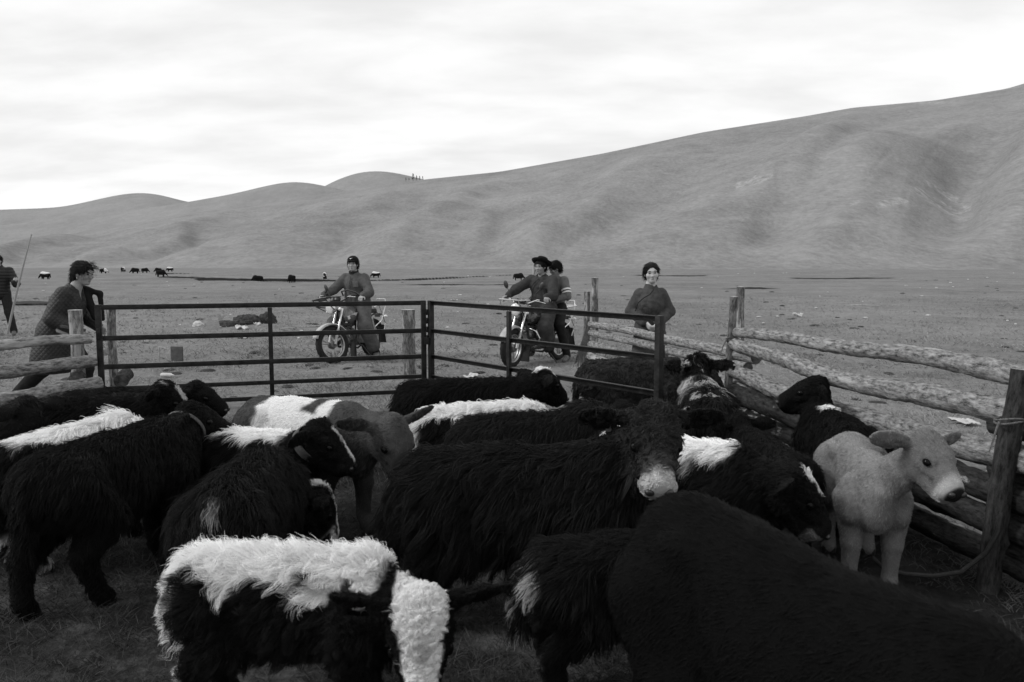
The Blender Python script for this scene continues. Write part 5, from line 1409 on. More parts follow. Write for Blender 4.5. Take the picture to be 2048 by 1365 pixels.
def passenger():
    J = dict(pelvis=(-0.52, 0.0, 0.94), chest=(-0.48, 0.02, 1.24), neck=(-0.46, 0.04, 1.39), head=(-0.42, 0.07, 1.525),
             shL=(-0.47, 0.21, 1.33), shR=(-0.47, -0.16, 1.33), elL=(-0.40, 0.32, 1.08), elR=(-0.35, -0.26, 1.08), wrL=(-0.22, 0.20, 1.03), wrR=(-0.14, -0.22, 1.02),
             hipL=(-0.50, 0.12, 0.88), hipR=(-0.50, -0.12, 0.88), knL=(-0.20, 0.30, 0.62), knR=(-0.20, -0.30, 0.62), anL=(-0.38, 0.34, 0.12), anR=(-0.32, -0.33, 0.14), toL=(-0.25, 0.37, 0.055), toR=(-0.19, -0.35, 0.08), hdL=(0.8, -0.4, 0.0), hdR=(0.9, 0.1, 0), hnL=(0, 0.3, 1), hnR=(0, -0.3, 1))
    root, H, Hm = person('passenger with dark hair and striped sleeves seated behind the hatted rider', M2, Y2, J, look=(-35, -22), skin=0.24, seed=16)
    m = cloth('grey_shirt', 0.10, 0.15, scale=12)
    P = [rc((-0.52, 0, 0.93), (-0.48, 0.02, 1.25), 0.145, 0.15, 0.05, 1.25), rc((-0.48, 0.02, 1.25), (-0.46, 0.04, 1.36), 0.14, 0.075, 0.05, 1.35)]
    for S in 'LR': P += [rc(J['sh' + S], J['el' + S], 0.080, 0.072, 0.04)]
    sh = sdfpart('shirt', root, P, m, 0.010, [rc((-0.46, 0.04, 1.36), (-0.44, 0.05, 1.5), 0.052, 0.066, 0.01)], fold(0.006, 9, 51))
    wm = mat('white_band', 0.6, 0.7, rough=0.8)
    for S in 'LR':
        a, b = np.array(J['sh' + S], float), np.array(J['el' + S], float); d = b - a; L = np.linalg.norm(d)
        for t in (0.62, 0.80):
            MB().lathe([(0.074, -0.014), (0.0835, -0.012), (0.0835, 0.012), (0.074, 0.014)], a + d * t, d / L, 20).build('sleeve_stripe', wm, sh)
        sdfpart('sleeve', root, [rc(b, np.array(J['wr' + S]) * 0.92 + b * 0.08, 0.062, 0.045, 0.02)], m, 0.010)
    P = []
    for S in 'LR': P += [rc(J['hip' + S], J['kn' + S], 0.115, 0.085, 0.04), rc(np.array(J['kn' + S]), np.array(J['an' + S]), 0.082, 0.062, 0.03)]
    sdfpart('trousers', root, P, cloth('dark_trousers', 0.010, 0.02), 0.012, (), fold(0.007, 12, 9))
    for S in 'LR': shoe(root, J, S, mat('worn_boot', 0.07, 0.16), 'boot', 0.35, 0.047)
    hair_cap(root, H, Hm, face=0.8)
passenger()
# ------------------------------------------------------------------ the herd in the pen
BLK, WHT = 0.008, 0.80
def stripe(x0, x1, w, zc=0.60, seed=3, extra=None, wob=0.06):
    def f(p, reg, a):
        a = mixw(a, dorsal(p, x0, x1, w, zc, seed, wob), WHT)
        return extra(p, reg, a) if extra else a
    return f

# front calf: white back and rump edge, white curly face
def f_front(p, reg, a):
    q, hm, ear, muz = reg
    n = fbm(p * 9, 4, 3)
    m = dorsal(p, -0.60, 0.66, 0.105, 0.585, 4, 0.07)
    rump = (1 - sstep(-0.47, -0.42, p[:, 0] + 0.05 * n)) * sstep(0.05, 0.15, p[:, 2])
    m = np.maximum(m, rump * sstep(-0.15, 0.15, n + 0.25))
    fc = hm * (1 - sstep(0.070, 0.080, np.abs(q[:, 1]) + 0.015 * n + 0.20 * np.clip(q[:, 0] - 0.02, 0, 1))) * sstep(-0.05, -0.02, q[:, 2] + 0.25 * q[:, 0]) * (1 - ear)
    return mixw(mixw(a, m * (1 - hm), WHT), np.clip(fc, 0, 1), 0.72)
calf('black calf with a white back and white curly face, nearest at lower left', (-0.74, 2.60), R(-8), 0.80, head=(0.57, -0.08, 0.56), hdir=(-74, -60), hs=1.38, vox=0.011, coat=Coat(BLK, f_front, lenf=lambda p, r: 1 - 0.25 * r[1] * (r[0][:, 0] > 0.06)),
     length=0.085, count=62000, lift=0.85, rad=0.0009, curl=0.020, seed=101, droop=0.12, clump=0.75, headfur=0.24, face=0.6, ear_up=-0.02)

# near dark yearling, short smooth coat, seen from the rump
calf('smooth short-haired black yearling filling the lower right corner', (0.71, 1.80), R(-63), 1.18, head=(0.60, 0.0, 0.40), hdir=(0, -60), coat=Coat(0.0035), length=0.022, count=80000, lift=0.3, rad=0.0007, curl=0.002, seed=102, clump=0.3, droop=0.1, fat=1.02, rump_z=0.05)

# shaggy calf behind it, white tail fringe
def f_tail(p, reg, a):
    n = fbm(p * 10, 6, 3)
    m = (1 - sstep(-0.50, -0.44, p[:, 0] + 0.05 * n)) * sstep(-0.05, 0.25, n + 0.1)
    return mixw(a, m * 0.9, 0.65)
calf('shaggy black calf with a pale fringed tail, half hidden behind the smooth yearling', (0.46, 2.80), R(6), 0.80, head=(0.60, 0, 0.62), hdir=(0, -45), coat=Coat(0.009, f_tail), length=0.085, count=22000, lift=0.6, rad=0.0013, curl=0.014, seed=103, clump=0.7)

# big fluffy calf in the middle, pale muzzle towards the camera
def f_mid(p, reg, a):
    q, hm, ear, muz = reg
    a = np.where(hm > 0.4, a * 2.2, a)
    band = sstep(0.182, 0.214, q[:, 0] + 0.10 * np.abs(q[:, 1]) + 0.015 * fbm(p * 40, 16, 2)) * hm
    grey = sstep(0.09, 0.19, q[:, 0] + 0.02 * fbm(p * 30, 6, 2)) * hm
    a = mixw(a, grey, 0.075)
    return mixw(a, band * (0.92 + 0.15 * fbm(p * 60, 4, 2)), 0.52)
calf('big fluffy black calf in the middle, pale muzzle towards the camera', (0.03, 3.46), R(-4), 1.0, head=(0.585, -0.05, 0.895), hdir=(-88, -44), hs=1.16, vox=0.011, coat=Coat(0.010, f_mid, lenf=lambda p, r: 1 + 0.35 * (1 - r[1]) * (p[:, 2] < 0.6)),
     length=0.105, count=46000, lift=0.55, rad=0.0015, curl=0.028, seed=104, fat=1.12, clump=0.72, droop=0.45, tags=(-1,), withers=0.03, headfur=0.24, face=0.35, ear_up=-0.03, dark_nose=False)

# brown and white short-haired calf
def f_pinto(p, reg, a):
    q, hm, ear, muz = reg
    n = fbm(p * 5, 8, 3); x = p[:, 0] + 0.10 * n; z = p[:, 2]
    m = sstep(-0.27, -0.24, x + 0.15 * (z - 0.6)) * (1 - sstep(0.17, 0.20, x + 0.55 * (0.62 - z)))
    top = sstep(-0.02, 0.02, x) * (1 - sstep(0.14, 0.18, x)) * sstep(0.70, 0.72, z + 0.03 * n)
    m = m * (1 - top) * sstep(0.30, 0.36, z + 0.06 * n) * (1 - hm)
    a = np.where(hm > 0.5, a * (1.25 + 0.5 * fbm(p * 14, 3, 2)), a)
    a = mixw(a, muz, 0.03)
    return mixw(a, m, WHT)
calf('brown and white short-haired calf with lowered head in front of the left gate leaf', (-1.22, 4.72), R(-30), 1.02, head=(0.62, -0.02, 0.63), hdir=(-18, -48), hs=1.12, vox=0.012, coat=Coat(0.065, f_pinto), length=0.020, count=30000, lift=0.5, rad=0.0011, curl=0.003, seed=105, thin=True, legs=(0.2, -0.9, 0, 0.5), clump=0.35, ear_up=0.05, fat=0.95, headfur=0.6)

# rump calf and collared calf
def f_blaze(p, reg, a):
    q, hm, ear, muz = reg
    bl = hm * (1 - sstep(0.030, 0.045, np.abs(q[:, 1]) + 0.012 * fbm(p * 20, 3, 2))) * (q[:, 2] > -0.06)
    a = mixw(a, np.clip(bl + 0.8 * muz * sstep(-0.1, 0.2, fbm(p * 25, 9, 2)), 0, 1), 0.6)
    tuft = (1 - sstep(-0.47, -0.44, p[:, 0])) * (np.abs(p[:, 1] + 0.02) < 0.03) * (p[:, 2] > 0.66)
    return mixw(a, tuft * 0.6, 0.3)
calf('fuzzy dark calf seen from behind with lowered white-blazed face', (-1.22, 3.55), R(90), 0.88, head=(0.60, -0.20, 0.40), hdir=(-55, -58), hs=1.15, coat=Coat(0.012, f_blaze), length=0.085, count=32000, lift=0.7, rad=0.0014, curl=0.012, seed=106, fat=1.08, clump=0.5)
def f_coll(p, reg, a):
    q, hm, ear, muz = reg
    a = mixw(a, dorsal(p, -0.60, 0.40, 0.075, 0.61, 7), WHT)
    return mixw(a, hm * sstep(0.02, 0.05, q[:, 0]) * (1 - sstep(0.012, 0.02, np.abs(q[:, 1]))) * (q[:, 2] > 0.0), 0.7)
calf('black calf with a white back and a grey collar, head in profile', (-1.54, 4.44), R(-20), 0.87, head=(0.60, 0.0, 0.76), hdir=(16, -34), hs=1.12, coat=Coat(0.009, f_coll), length=0.075, count=26000, lift=0.6, rad=0.0014, curl=0.012, seed=107, collar=(0.70, 0.116, 0.028), clump=0.6)

# left-hand group
calf('plain black calf with a thin collar, legs spread, at the left', (-1.95, 3.85), R(74), 1.0, head=(0.58, 0.0, 0.73), hdir=(-50, -18), hs=0.92, coat=Coat(0.007), length=0.060, count=36000, lift=0.55, rad=0.0014, curl=0.008, seed=108, legs=(0.5, -0.3, -0.4, 0.5), collar=(0.62, 0.110, 0.010), clump=0.5)
def f_left(p, reg, a):
    n = fbm(p * 9, 14, 3)
    m = dorsal(p, -0.42, 0.50, 0.085, 0.59, 9)
    sock = (1 - sstep(0.16, 0.24, p[:, 2])) * sstep(0.05, 0.25, n) * (p[:, 0] < 0)
    return mixw(mixw(a, m, WHT), sock, 0.5)
calf('black calf with a long white back stripe at the left edge', (-2.42, 4.36), R(68), 0.92, head=(0.52, 0.0, 0.60), hdir=(0, -40), coat=Coat(BLK, f_left, lenf=lambda p, r: 1 + 0.6 * sstep(0.1, 0.35, p[:, 0]) * (p[:, 2] > 0.6)), length=0.075, count=26000, lift=0.6, rad=0.0015, curl=0.010, seed=109, clump=0.6)
def f_tip(p, reg, a):
    q, hm, ear, muz = reg
    return mixw(a, hm * (q[:, 2] > 0.06) * sstep(0, 0.25, fbm(p * 14, 3, 2)) * (1 - ear), 0.5)
calf('fluffy black calf with pale tips on its poll, behind the striped calf at the left', (-2.80, 5.12), R(8), 0.94, head=(0.55, 0.0, 0.78), hdir=(6, -38), coat=Coat(0.008, f_tip), length=0.075, count=18000, lift=0.7, rad=0.0018, curl=0.010, seed=110, clump=0.5)
calf('black calf with raised head in front of the left end of the gate', (-2.78, 5.68), R(2), 0.92, head=(0.55, 0.0, 0.72), hdir=(0, -22), coat=Coat(0.009), length=0.060, count=14000, lift=0.6, rad=0.0018, curl=0.008, seed=111, clump=0.5)
calf('black calf at the left frame edge, only an ear and shoulder in view', (-3.36, 4.62), R(8), 0.92, head=(0.50, 0.0, 0.80), hdir=(150, -20), coat=Coat(0.012), length=0.060, count=9000, lift=0.5, rad=0.002, curl=0.008, seed=112)

# middle back row
def f_star(p, reg, a):
    q, hm, ear, muz = reg
    return mixw(a, hm * (1 - sstep(0.03, 0.045, np.abs(q[:, 1]))) * (q[:, 2] > 0.05) * (q[:, 0] < 0.08), 0.7)
calf('black calf with a white star on its head, standing just inside the meeting gate leaves', (-0.36, 5.85), R(2), 0.95, head=(0.62, 0.0, 0.76), hdir=(25, -30), coat=Coat(0.008, f_star), length=0.070, count=18000, lift=0.65, rad=0.0019, curl=0.010, seed=113, clump=0.5)
calf('black calf with a white back and fringed white tail in the middle of the herd', (-0.18, 5.08), R(14), 0.90, head=(0.58, 0.0, 0.55), hdir=(0, -50), coat=Coat(0.008, lambda p, reg, a: mixw(mixw(a, dorsal(p, -0.60, 0.52, 0.085, 0.60, 12), WHT), (1 - sstep(-0.50, -0.46, p[:, 0])) * sstep(-0.1, 0.15, fbm(p * 10, 5, 2)), 0.7)),
     length=0.080, count=24000, lift=0.7, rad=0.0017, curl=0.014, seed=114, clump=0.7)
calf('dark brown fluffy calf behind the shoulder of the pale-muzzled calf', (0.14, 4.50), R(12), 0.96, head=(0.56, 0.0, 0.72), hdir=(30, -40), coat=Coat(0.014), length=0.065, count=22000, lift=0.7, rad=0.0016, curl=0.006, seed=115, clump=0.35, withers=0.07)
def f_curly(p, reg, a): return a * (1 + 0.5 * fbm(p * 30, 5, 2))
calf('woolly brown calf standing outside the right gate leaf', (1.10, 6.92), R(-2), 1.0, head=(0.60, 0.0, 0.60), hdir=(0, -40), coat=Coat(0.034, f_curly), length=0.030, count=22000, lift=0.8, rad=0.0017, curl=0.012, seed=116, clump=0.9, fat=1.05)
def f_mane(p, reg, a):
    q, hm, ear, muz = reg
    n = fbm(p * 12, 7, 3)
    m = sstep(0.10, 0.16, p[:, 0]) * (np.abs(p[:, 1]) < 0.13) * sstep(0.66, 0.72, p[:, 2]) * (1 - hm) * sstep(-0.25, 0.2, n)
    m = np.maximum(m, sstep(0.42, 0.6, n) * sstep(0.5, 0.6, p[:, 2]))
    return mixw(a, np.clip(m, 0, 1), 0.55)
calf('black calf with a pale shaggy mane seen from behind at the gate end post', (1.36, 5.52), R(84), 0.95, head=(0.56, 0.0, 0.86), hdir=(10, -20), coat=Coat(0.011, f_mane, lenf=lambda p, r: 1 + 0.5 * (p[:, 0] > 0.1)), length=0.075, count=20000, lift=0.65, rad=0.0017, curl=0.020, seed=117, clump=0.85)

# right-hand group
def f_curl_face(p, reg, a):
    q, hm, ear, muz = reg
    a = mixw(a, dorsal(p, -0.45, 0.36, 0.10, 0.60, 17), WHT)
    bl = hm * (1 - sstep(0.016, 0.03, np.abs(q[:, 1] - 0.012 - 0.02 * np.sin(q[:, 0] * 60)))) * (q[:, 0] > -0.02) * (q[:, 0] < 0.13) * (q[:, 2] > -0.0)
    star = hm * (1 - sstep(0.035, 0.05, np.hypot(q[:, 0] - 0.01, q[:, 1])))* (q[:, 2] > 0.03)
    a = mixw(a, np.clip(bl + star, 0, 1), 0.7)
    return mixw(a, muz * (q[:, 2] < -0.05) * 0.5, 0.25)
calf('dark calf with a white saddle and a curled white blaze, head lowered to the right', (0.86, 3.98), R(-38), 0.93, head=(0.60, 0.02, 0.60), hdir=(22, -46), hs=1.14, vox=0.012, coat=Coat(0.009, f_curl_face), length=0.080, count=30000, lift=0.55, rad=0.0014, curl=0.014, seed=118, clump=0.65)
calf('black calf with a white neck patch by the right fence, head turned left', (2.03, 4.92), R(87), 0.88, head=(0.42, 0.02, 0.86), hdir=(72, -14), hs=1.12, coat=Coat(0.006, lambda p, reg, a: mixw(a, sstep(0.12, 0.16, p[:, 0]) * (1 - reg[1]) * (1 - reg[2]) * (1 - sstep(0.36, 0.40, p[:, 0])) * (1 - sstep(0.09, 0.12, np.abs(p[:, 1] + 0.06))) * sstep(0.66, 0.70, p[:, 2]), WHT)),
     length=0.060, count=20000, lift=0.6, rad=0.0016, curl=0.008, seed=119, clump=0.5)
calf('small black calf seen from behind, its ears level, beside the calf with the neck patch', (1.45, 4.46), R(96), 0.80, head=(0.52, 0.0, 0.76), hdir=(10, -20), coat=Coat(0.007), length=0.060, count=14000, lift=0.6, rad=0.0016, curl=0.008, seed=120, clump=0.5)
def f_cream(p, reg, a):
    q, hm, ear, muz = reg
    a = a * (1 + 0.10 * sstep(0.5, 0.7, p[:, 2])) 
    a = np.where(hm > 0.5, a * 0.80, a)
    rim = sstep(0.16, 0.20, q[:, 0]) * hm
    return mixw(a, rim, 0.42)
calf('cream short-haired calf with large ears standing by the right fence', (1.80, 4.00), R(-103), 0.88, head=(0.52, 0.19, 0.86), hdir=(30, -32), hs=1.08, vox=0.009, coat=Coat(0.21, f_cream, var=0.2), length=0.018, count=80000, lift=0.32, rad=0.0008, curl=0.002, seed=121, thin=True, clump=0.25, fat=0.77, ear_up=0.02, rump_z=0.02, droop=0.1, hroll=-6, headfur=0.6, face=0.75)

# ------------------------------------------------------------------ yaks grazing far out on the plain
def yak_mesh(seed, white):
    P = [rc((-0.55, 0, 0.88), (0.45, 0, 0.92), 0.30, 0.34, 0.08, 0.85), rc((0.25, 0, 1.12), (0.45, 0, 1.12), 0.16, 0.16, 0.1), rc((-0.5, 0, 0.62), (0.5, 0, 0.60), 0.24, 0.26, 0.1, 0.9),
         rc((0.6, 0, 0.9), (1.0, 0, 0.48), 0.20, 0.13, 0.08), rc((1.0, 0, 0.48), (1.18, 0, 0.24), 0.12, 0.07, 0.05), rc((-0.82, 0, 0.9), (-0.88, 0, 0.35), 0.06, 0.09, 0.04)]
    for x in (-0.5, 0.45):
        for y in (-0.17, 0.17): P.append(rc((x, y, 0.6), (x, y, 0.05), 0.12, 0.07, 0.05))
    V, F = sdf_mesh(P, 0.045, (), lambda p: 0.03 * fbm(p * 9, seed, 3))
    al = np.full(len(V), 0.012)
    if white == 1: al = mixw(al, sstep(0.90, 1.0, V[:, 2] + 0.1 * fbm(V * 3, seed, 2)), 0.7)
    if white == 2: al = mixw(al, sstep(-0.1, 0.1, fbm(V * 2.2, seed, 2)) * (V[:, 2] > 0.55), 0.7)
    if white == 3: al = mixw(al, (V[:, 0] > 0.2) * (V[:, 2] > 0.5) * 1.0, 0.7)
    me = bpy.data.meshes.new('distant_yak'); me.from_pydata(V.tolist(), [], F.tolist())
    me.polygons.foreach_set('use_smooth', [True] * len(me.polygons))
    a = me.attributes.new('alb', 'FLOAT', 'POINT'); a.data.foreach_set('value', al.astype(np.float32))
    me.materials.append(SKIN_M); me.update()
    return me
YM = [yak_mesh(3, 0), yak_mesh(4, 1), yak_mesh(5, 2), yak_mesh(6, 3)]
FAR_YAKS = [  # bearing and distance on the plain, heading, coat, size, label
    (-50.0, 85.6, 175, 1, 0.95, 'white-backed yak grazing alone above the head of the man with the pole'),
    (-70.5, 138.0, 10, 3, 1.0, 'dark yak with a white forequarter, leftmost of the far cluster'),
    (-72.0, 148.0, 90, 2, 1.1, 'pale yak standing in the far cluster at the left'),
    (-66.0, 140.0, 185, 0, 1.15, 'dark yak beside the pale one in the far cluster'),
    (-67.5, 147.0, 5, 0, 1.05, 'dark yak second from the right of the far row'),
    (-64.6, 146.0, 175, 0, 1.05, 'dark yak close behind another in the far row'),
    (-68.0, 159.0, 180, 1, 1.05, 'white-backed yak farthest out at the right end of the far row'),
    (-43.5, 99.0, 0, 0, 1.0, 'dark yak grazing a little nearer than the far row'),
    (-27.0, 84.8, 185, 0, 0.95, 'dark yak standing on the stream bank left of centre'),
    (-18.6, 67.5, 250, 0, 0.78, 'dark yak facing the camera below the stream bank'),
    (-19.9, 85.0, 275, 2, 0.85, 'pale and dark yak facing the camera behind the capped rider\'s handlebar'),
    (-15.5, 91.0, 175, 1, 0.8, 'white-backed yak beside the capped rider\'s shoulder'),
    (0.63, 77.5, 0, 0, 0.82, 'dark yak grazing alone left of the tall pale post'),
]
for (x, y, hd_, kind_, sc_, lb_) in FAR_YAKS:
    o = bpy.data.objects.new('grazing_yak', YM[kind_]); COL.objects.link(o)
    o.location = (x, y, gz(x, y) - 0.03); o.rotation_euler = (0, 0, R(hd_)); o.scale = (sc_ * 0.70,) * 3
    tag(o, lb_, 'yak', 'yaks grazing out on the plain')
# ------------------------------------------------------------------ litter, dung heap, far trees and rocks
DUNG_M = mat('dung_heap', 0.012, 0.06, rough=0.95, scale=14, detail=7, bump=0.9, bscale=30)
PALE_M = mat('pale_litter', 0.35, 0.55, rough=0.7, scale=9)
BOARD_M = mat('weathered_board', 0.10, 0.24, rough=0.9, scale=9, stretch=(1, 8, 1), bump=0.4)
DARKB_M = mat('dark_board', 0.05, 0.09, rough=0.9, scale=9, bump=0.4)
STONE_M = mat('stone', 0.10, 0.26, rough=0.95, scale=3, bump=0.6)
STICK_M = mat('dry_stick', 0.20, 0.38, rough=0.9, scale=20)
def at_px(px, py):   # ground point seen along a bearing (photo survey of the site)
    u = (px - 1024) / 1593.0; v = (682.5 - py) / 1593.0
    d = (u, math.cos(PITCH) + v * math.sin(PITCH), -math.sin(PITCH) + v * math.cos(PITCH)); t = -CAM_H / d[2]
    return d[0] * t, d[1] * t

def heap(name, label, c, r, h, m, seed, cat, sub=4, group=None):
    bm = bmesh.new(); bmesh.ops.create_icosphere(bm, subdivisions=sub, radius=1.0)
    P = np.array([v.co[:] for v in bm.verts]); k = 1 + 0.28 * fbm(P * 1.8, seed, 3) + 0.12 * fbm(P * 6, seed + 2, 2)
    for v, q, s_ in zip(bm.verts, P, k): v.co = Vector((q[0] * r[0] * s_, q[1] * r[1] * s_, max(q[2], -0.25) * h * s_))
    me = bpy.data.meshes.new(name); bm.to_mesh(me); bm.free()
    me.polygons.foreach_set('use_smooth', [True] * len(me.polygons))
    o = obj_from_mesh(name, me, m); o.location = (c[0], c[1], gz(*c)); tag(o, label, cat, group); return o
x, y = at_px(495, 652); heap('dung_heap', 'dark dung heap beyond the left gate leaf', (x, y), (0.42, 0.35), 0.26, DUNG_M, 3, 'heap', 5)
x, y = at_px(535, 650); heap('dung_heap', 'smaller dark mound at the right end of the dung heap', (x, y), (0.24, 0.25), 0.30, DUNG_M, 5, 'heap')
x, y = at_px(452, 656); heap('dung_heap', 'low rubble mound at the left end of the dung heap', (x, y), (0.28, 0.25), 0.14, DUNG_M, 8, 'heap')
x, y = at_px(60, 612); heap('dung_heap', 'low dark mound on the grass right of the man with the pole', (x, y), (1.1, 0.5), 0.12, DUNG_M, 9, 'heap')
def slab(name, label, c, s_, rot, m, cat, zoff=0.0, bev=0.004):
    o = MB().box((0, 0, 0), s_, bev=bev).build(name, m); o.location = (c[0], c[1], gz(*c) + zoff); o.rotation_euler = [R(a) for a in rot]
    return tag(o, label, cat)
slab('board', 'grey board leaning by the dung heap', at_px(427, 660), (0.30, 0.55, 0.02), (24, 8, 30), BOARD_M, 'board', 0.08)
slab('board', 'small board tipped against the dung heap', at_px(441, 652), (0.12, 0.5, 0.02), (30, 20, 40), BOARD_M, 'board', 0.12)
heap('white_bag', 'white crumpled bag left of the boards by the dung heap', at_px(397, 656), (0.14, 0.12), 0.12, PALE_M, 21, 'bag')
def rag(name, label, c, r, seed, cat, h=0.07, m=None):
    n = 12; V = []; F = []
    g = np.linspace(-1, 1, n); X, Y = np.meshgrid(g, g); P = np.stack([X.ravel(), Y.ravel()], -1)
    Z = h * (0.5 + fbm(P * 1.6 + seed, seed, 3)) ; rr = 1 + 0.3 * fbm(P * 1.1 + 7, seed, 2)
    V = np.stack([X.ravel() * r[0] * rr, Y.ravel() * r[1] * rr, np.maximum(Z, 0.006)], -1)
    F = [(i * n + k, i * n + k + 1, (i + 1) * n + k + 1, (i + 1) * n + k) for i in range(n - 1) for k in range(n - 1)]
    o = pyobj(name, V, F, m or PALE_M); so = o.modifiers.new('thick', 'SOLIDIFY'); so.thickness = 0.006
    o.location = (c[0], c[1], gz(*c)); o.rotation_euler = (0, 0, seed * 1.3); return tag(o, label, cat)
rag('white_rag', 'white crumpled sheet lying below the dung heap', at_px(482, 661), (0.20, 0.13), 4, 'rag', 0.10)
rag('white_rag', 'small white scrap at the right foot of the dung heap', at_px(515, 655), (0.08, 0.07), 5, 'rag')
rag('white_rag', 'white block-like scrap on the grass right of the robed woman', at_px(1596, 630), (0.14, 0.10), 7, 'rag', 0.12)
rag('white_rag', 'flat white scrap beyond the right gate leaf, above the second rail', at_px(906, 603), (0.22, 0.10), 8, 'rag', 0.06)
rag('white_rag', 'pale flattened scrap on the grass behind the right gate leaf', at_px(944, 754), (0.13, 0.08), 9, 'rag', 0.05)
rag('white_rag', 'white scrap beyond the long right fence rail', at_px(1925, 852), (0.14, 0.07), 11, 'rag', 0.05)
# bottle
b_ = MB().lathe([(0, 0), (0.026, 0), (0.030, 0.02), (0.030, 0.15), (0.012, 0.18), (0.012, 0.20), (0, 0.20)], (0, 0, 0), (1, 0, 0), 16).build('plastic_bottle', PALE_M)
x, y = at_px(340, 757); b_.location = (x - 0.12, y, gz(x, y) + 0.04); b_.rotation_euler = (0, 0, R(-12)); tag(b_, 'white plastic bottle lying on the grass behind the left gate leaf', 'bottle')
# broken box frame with one panel left
x, y = at_px(340, 724); bx_ = empty('broken_crate', (x, y, gz(x, y)), R(-14), 'broken crate frame with one dark panel on the grass behind the gate', 'crate')
MB().box((0.14, 0, 0.12), (0.22, 0.02, 0.24), bev=0.003).build('panel', DARKB_M, bx_)
for (a, b) in (((-0.20, 0, 0.0), (-0.20, 0, 0.22)), ((-0.20, 0, 0.225), (0.03, -0.03, 0.20)), ((-0.20, 0.01, 0.23), (0.03, 0.02, 0.235)), ((-0.20, 0.28, 0.0), (-0.20, 0.28, 0.2))):
    MB().bar(a, b, 0.016, bev=0.003).build('batten', STICK_M, bx_)
for i, (p0, p1, lb) in enumerate((((1240, 655), (1352, 653), 'thin pale stick on the grass beside the robed woman'), ((560, 661), (690, 652), 'long thin stick lying between the dung heap and the left motorcycle'), ((335, 602), (405, 598), 'long pale pole lying on the plain beyond the gate'), ((1700, 612), (1760, 614), 'pale stick lying far out on the grass at the right'))):
    a = Vector((*at_px(*p0), 0.03)); b = Vector((*at_px(*p1), 0.03)); m_ = (a + b) / 2 + Vector((0, 0, 0.01))
    o = MB().tube([a, m_, b], [0.018, 0.016, 0.010], 7).build('stick', STICK_M); tag(o, lb, 'stick')
# scattered pale specks: bones, scraps and stones out on the plain
rng = np.random.default_rng(77); SV = []; SF = []
SB = MB()
for k in range(95):
    px = rng.uniform(-50, 2100); py = 545 + 140 * rng.random() ** 1.8; x, y = at_px(px, py)
    if y < 9: continue
    s_ = rng.uniform(0.018, 0.045) * (1 + y / 60)
    SB.ell((x, y, gz(x, y) + s_ * 0.3), (s_ * rng.uniform(0.8, 2.0), s_, s_ * 0.5), rotz(rng.random() * 6), 4)
tag(SB.build('scattered_stones', mat('speck', 0.28, 0.6, rough=0.9, scale=0.8)), 'small pale stones and scraps strewn over the plain', 'stones', kind='stuff')
# dark droppings
DB = MB()
for k in range(150):
    px = rng.uniform(-50, 2100); py = 560 + 250 * rng.random() ** 1.5; x, y = at_px(px, py)
    if y < 5.5 and abs(x) < 2.4: continue
    s_ = rng.uniform(0.04, 0.10) * (1 + y / 90)
    DB.ell((x, y, gz(x, y)), (s_ * rng.uniform(0.9, 1.8), s_, s_ * 0.35), rotz(rng.random() * 6), 4)
tag(DB.build('droppings', DUNG_M), 'dark droppings scattered over the grass', 'droppings', kind='stuff')

# conifers on the far ridge and rocks on the skyline
TREE_M = mat('conifer', 0.015, 0.04, rough=0.95, scale=3)
TRUNK_M = mat('conifer_trunk', 0.03, 0.06, rough=0.95)
def conifer(x, y, z, h, label, seed):
    t = empty('conifer', (x, y, z), 0, label, 'tree', 'conifers on the far ridge')
    MB().tube([(0, 0, -2), (0, 0, h * 0.95)], [h * 0.03, h * 0.008], 6).build('trunk', TRUNK_M, t)
    r_ = random.Random(seed); V = []; F = []
    for k in range(260):
        f = r_.random() ** 0.8; zz = h * (0.12 + 0.86 * f); rad_ = h * 0.24 * (1 - f) ** 0.8 + 0.1
        a = r_.random() * 6.283; q = rad_ * (0.3 + 0.8 * r_.random()); s_ = h * 0.07
        c = Vector((q * math.cos(a), q * math.sin(a), zz)); b = len(V)
        for j in range(3): V.append(c + Vector((r_.uniform(-1, 1), r_.uniform(-1, 1), r_.uniform(-0.8, 0.5))) * s_)
        F.append((b, b + 1, b + 2))
    pyobj('crown', [tuple(v) for v in V], F, TREE_M, t, smooth=False)
def skyz(px, py, Y): return ((px - 1024) / 1593.0 * Y, Y, CAM_H + (528 - py) / 1593.0 * Y)
for i, (px, py, h_) in enumerate(((815, 362, 7), (821, 361.5, 6), (829, 361, 15), (836, 361, 11), (842, 360.5, 9), (848, 360, 8))):
    X_, Y_, Z_ = skyz(px, py + 1.5, 985)
    conifer(X_, Y_, Z_ - 1.0, h_ * 0.55, ['leftmost small conifer of the far ridge cluster', 'second small conifer from the left on the far ridge', 'tallest conifer in the far ridge cluster', 'conifer just right of the tallest on the far ridge', 'second conifer from the right on the far ridge', 'rightmost conifer of the far ridge cluster'][i], 40 + i)
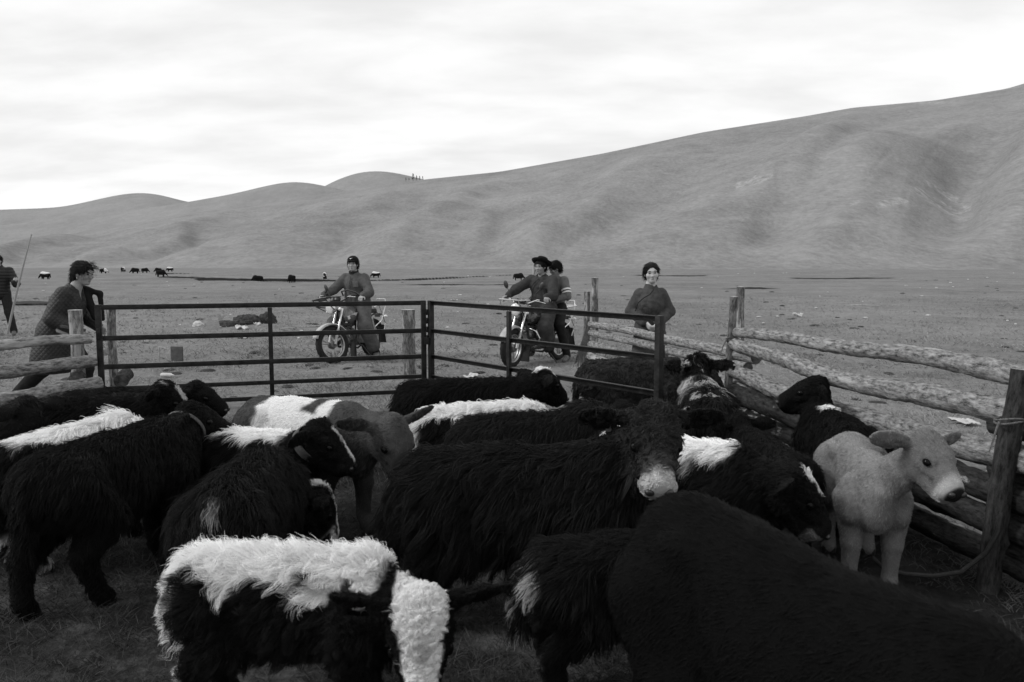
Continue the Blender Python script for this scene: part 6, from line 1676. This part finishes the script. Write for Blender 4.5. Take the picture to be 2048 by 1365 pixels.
# ------------------------------------------------------------------ grass blades: one mass nobody could count
def build_grass():
    rng = np.random.default_rng(9)
    X, Y, RD, LN, AL = [], [], [], [], []
    def patch(n, y0, y1, ln, rd, spread=0.74, power=1.0):
        y = y0 * (y1 / y0) ** (rng.random(n) ** power)
        x = y * spread * (2 * rng.random(n) - 1)
        X.append(x); Y.append(y); LN.append(ln * (0.5 + 0.9 * rng.random(n)) ); RD.append(rd * np.ones(n))
    patch(60000, 1.7, 6.5, 0.055, 0.0014, 0.72)
    patch(70000, 5.5, 14, 0.045, 0.0026, 0.72)
    patch(50000, 12, 40, 0.055, 0.006, 0.74)
    x = np.concatenate(X); y = np.concatenate(Y); ln = np.concatenate(LN); rd = np.concatenate(RD)
    p = np.stack([x, y], -1)
    tuft = fbm(p * 1.6, 61, 3); clump_ = fbm(p * 6.0, 63, 2)
    keep = rng.random(len(x)) < np.clip(0.55 + 0.9 * tuft + 0.5 * clump_, 0.08, 1)
    x, y, ln, rd, p, tuft = x[keep], y[keep], ln[keep], rd[keep], p[keep], tuft[keep]
    ln = ln * (1 + 0.9 * np.clip(tuft, -0.4, 0.8))
    pen = pen_dist(x, y)
    inside = 1 - sstep(-0.3, 0.5, pen)
    al = (0.20 + 0.08 * fbm(p * 0.5, 66, 2)) * (0.6 + 0.8 * rng.random(len(x)))
    al = al * (1 - inside) + inside * 0.048 * (0.5 + rng.random(len(x)) + 0.8 * (rng.random(len(x)) > 0.93))
    z = ground_z(x, y)
    n = len(x); a = rng.random(n) * 6.283; lean = 0.35 + 0.5 * rng.random(n)
    d = np.stack([np.cos(a) * lean, np.sin(a) * lean, np.ones(n)], -1); d /= np.linalg.norm(d, axis=1)[:, None]
    root = np.stack([x, y, z - 0.005], -1)
    bend = np.stack([np.cos(a), np.sin(a), -0.35 * np.ones(n)], -1) * (0.25 + 0.4 * rng.random(n))[:, None]
    t = np.array([0, 0.5, 1.0])[None, :, None]
    P = root[:, None] + (d[:, None] * t + bend[:, None] * t * t) * ln[:, None, None]
    R3 = rd[:, None] * np.array([1.0, 0.8, 0.25])[None]
    o = curves_obj('grass', P, R3, {'alb': al}, FUR_M)
    tag(o, 'short grass blades covering the pen floor and the near pasture', 'grass', kind='stuff')
build_grass()
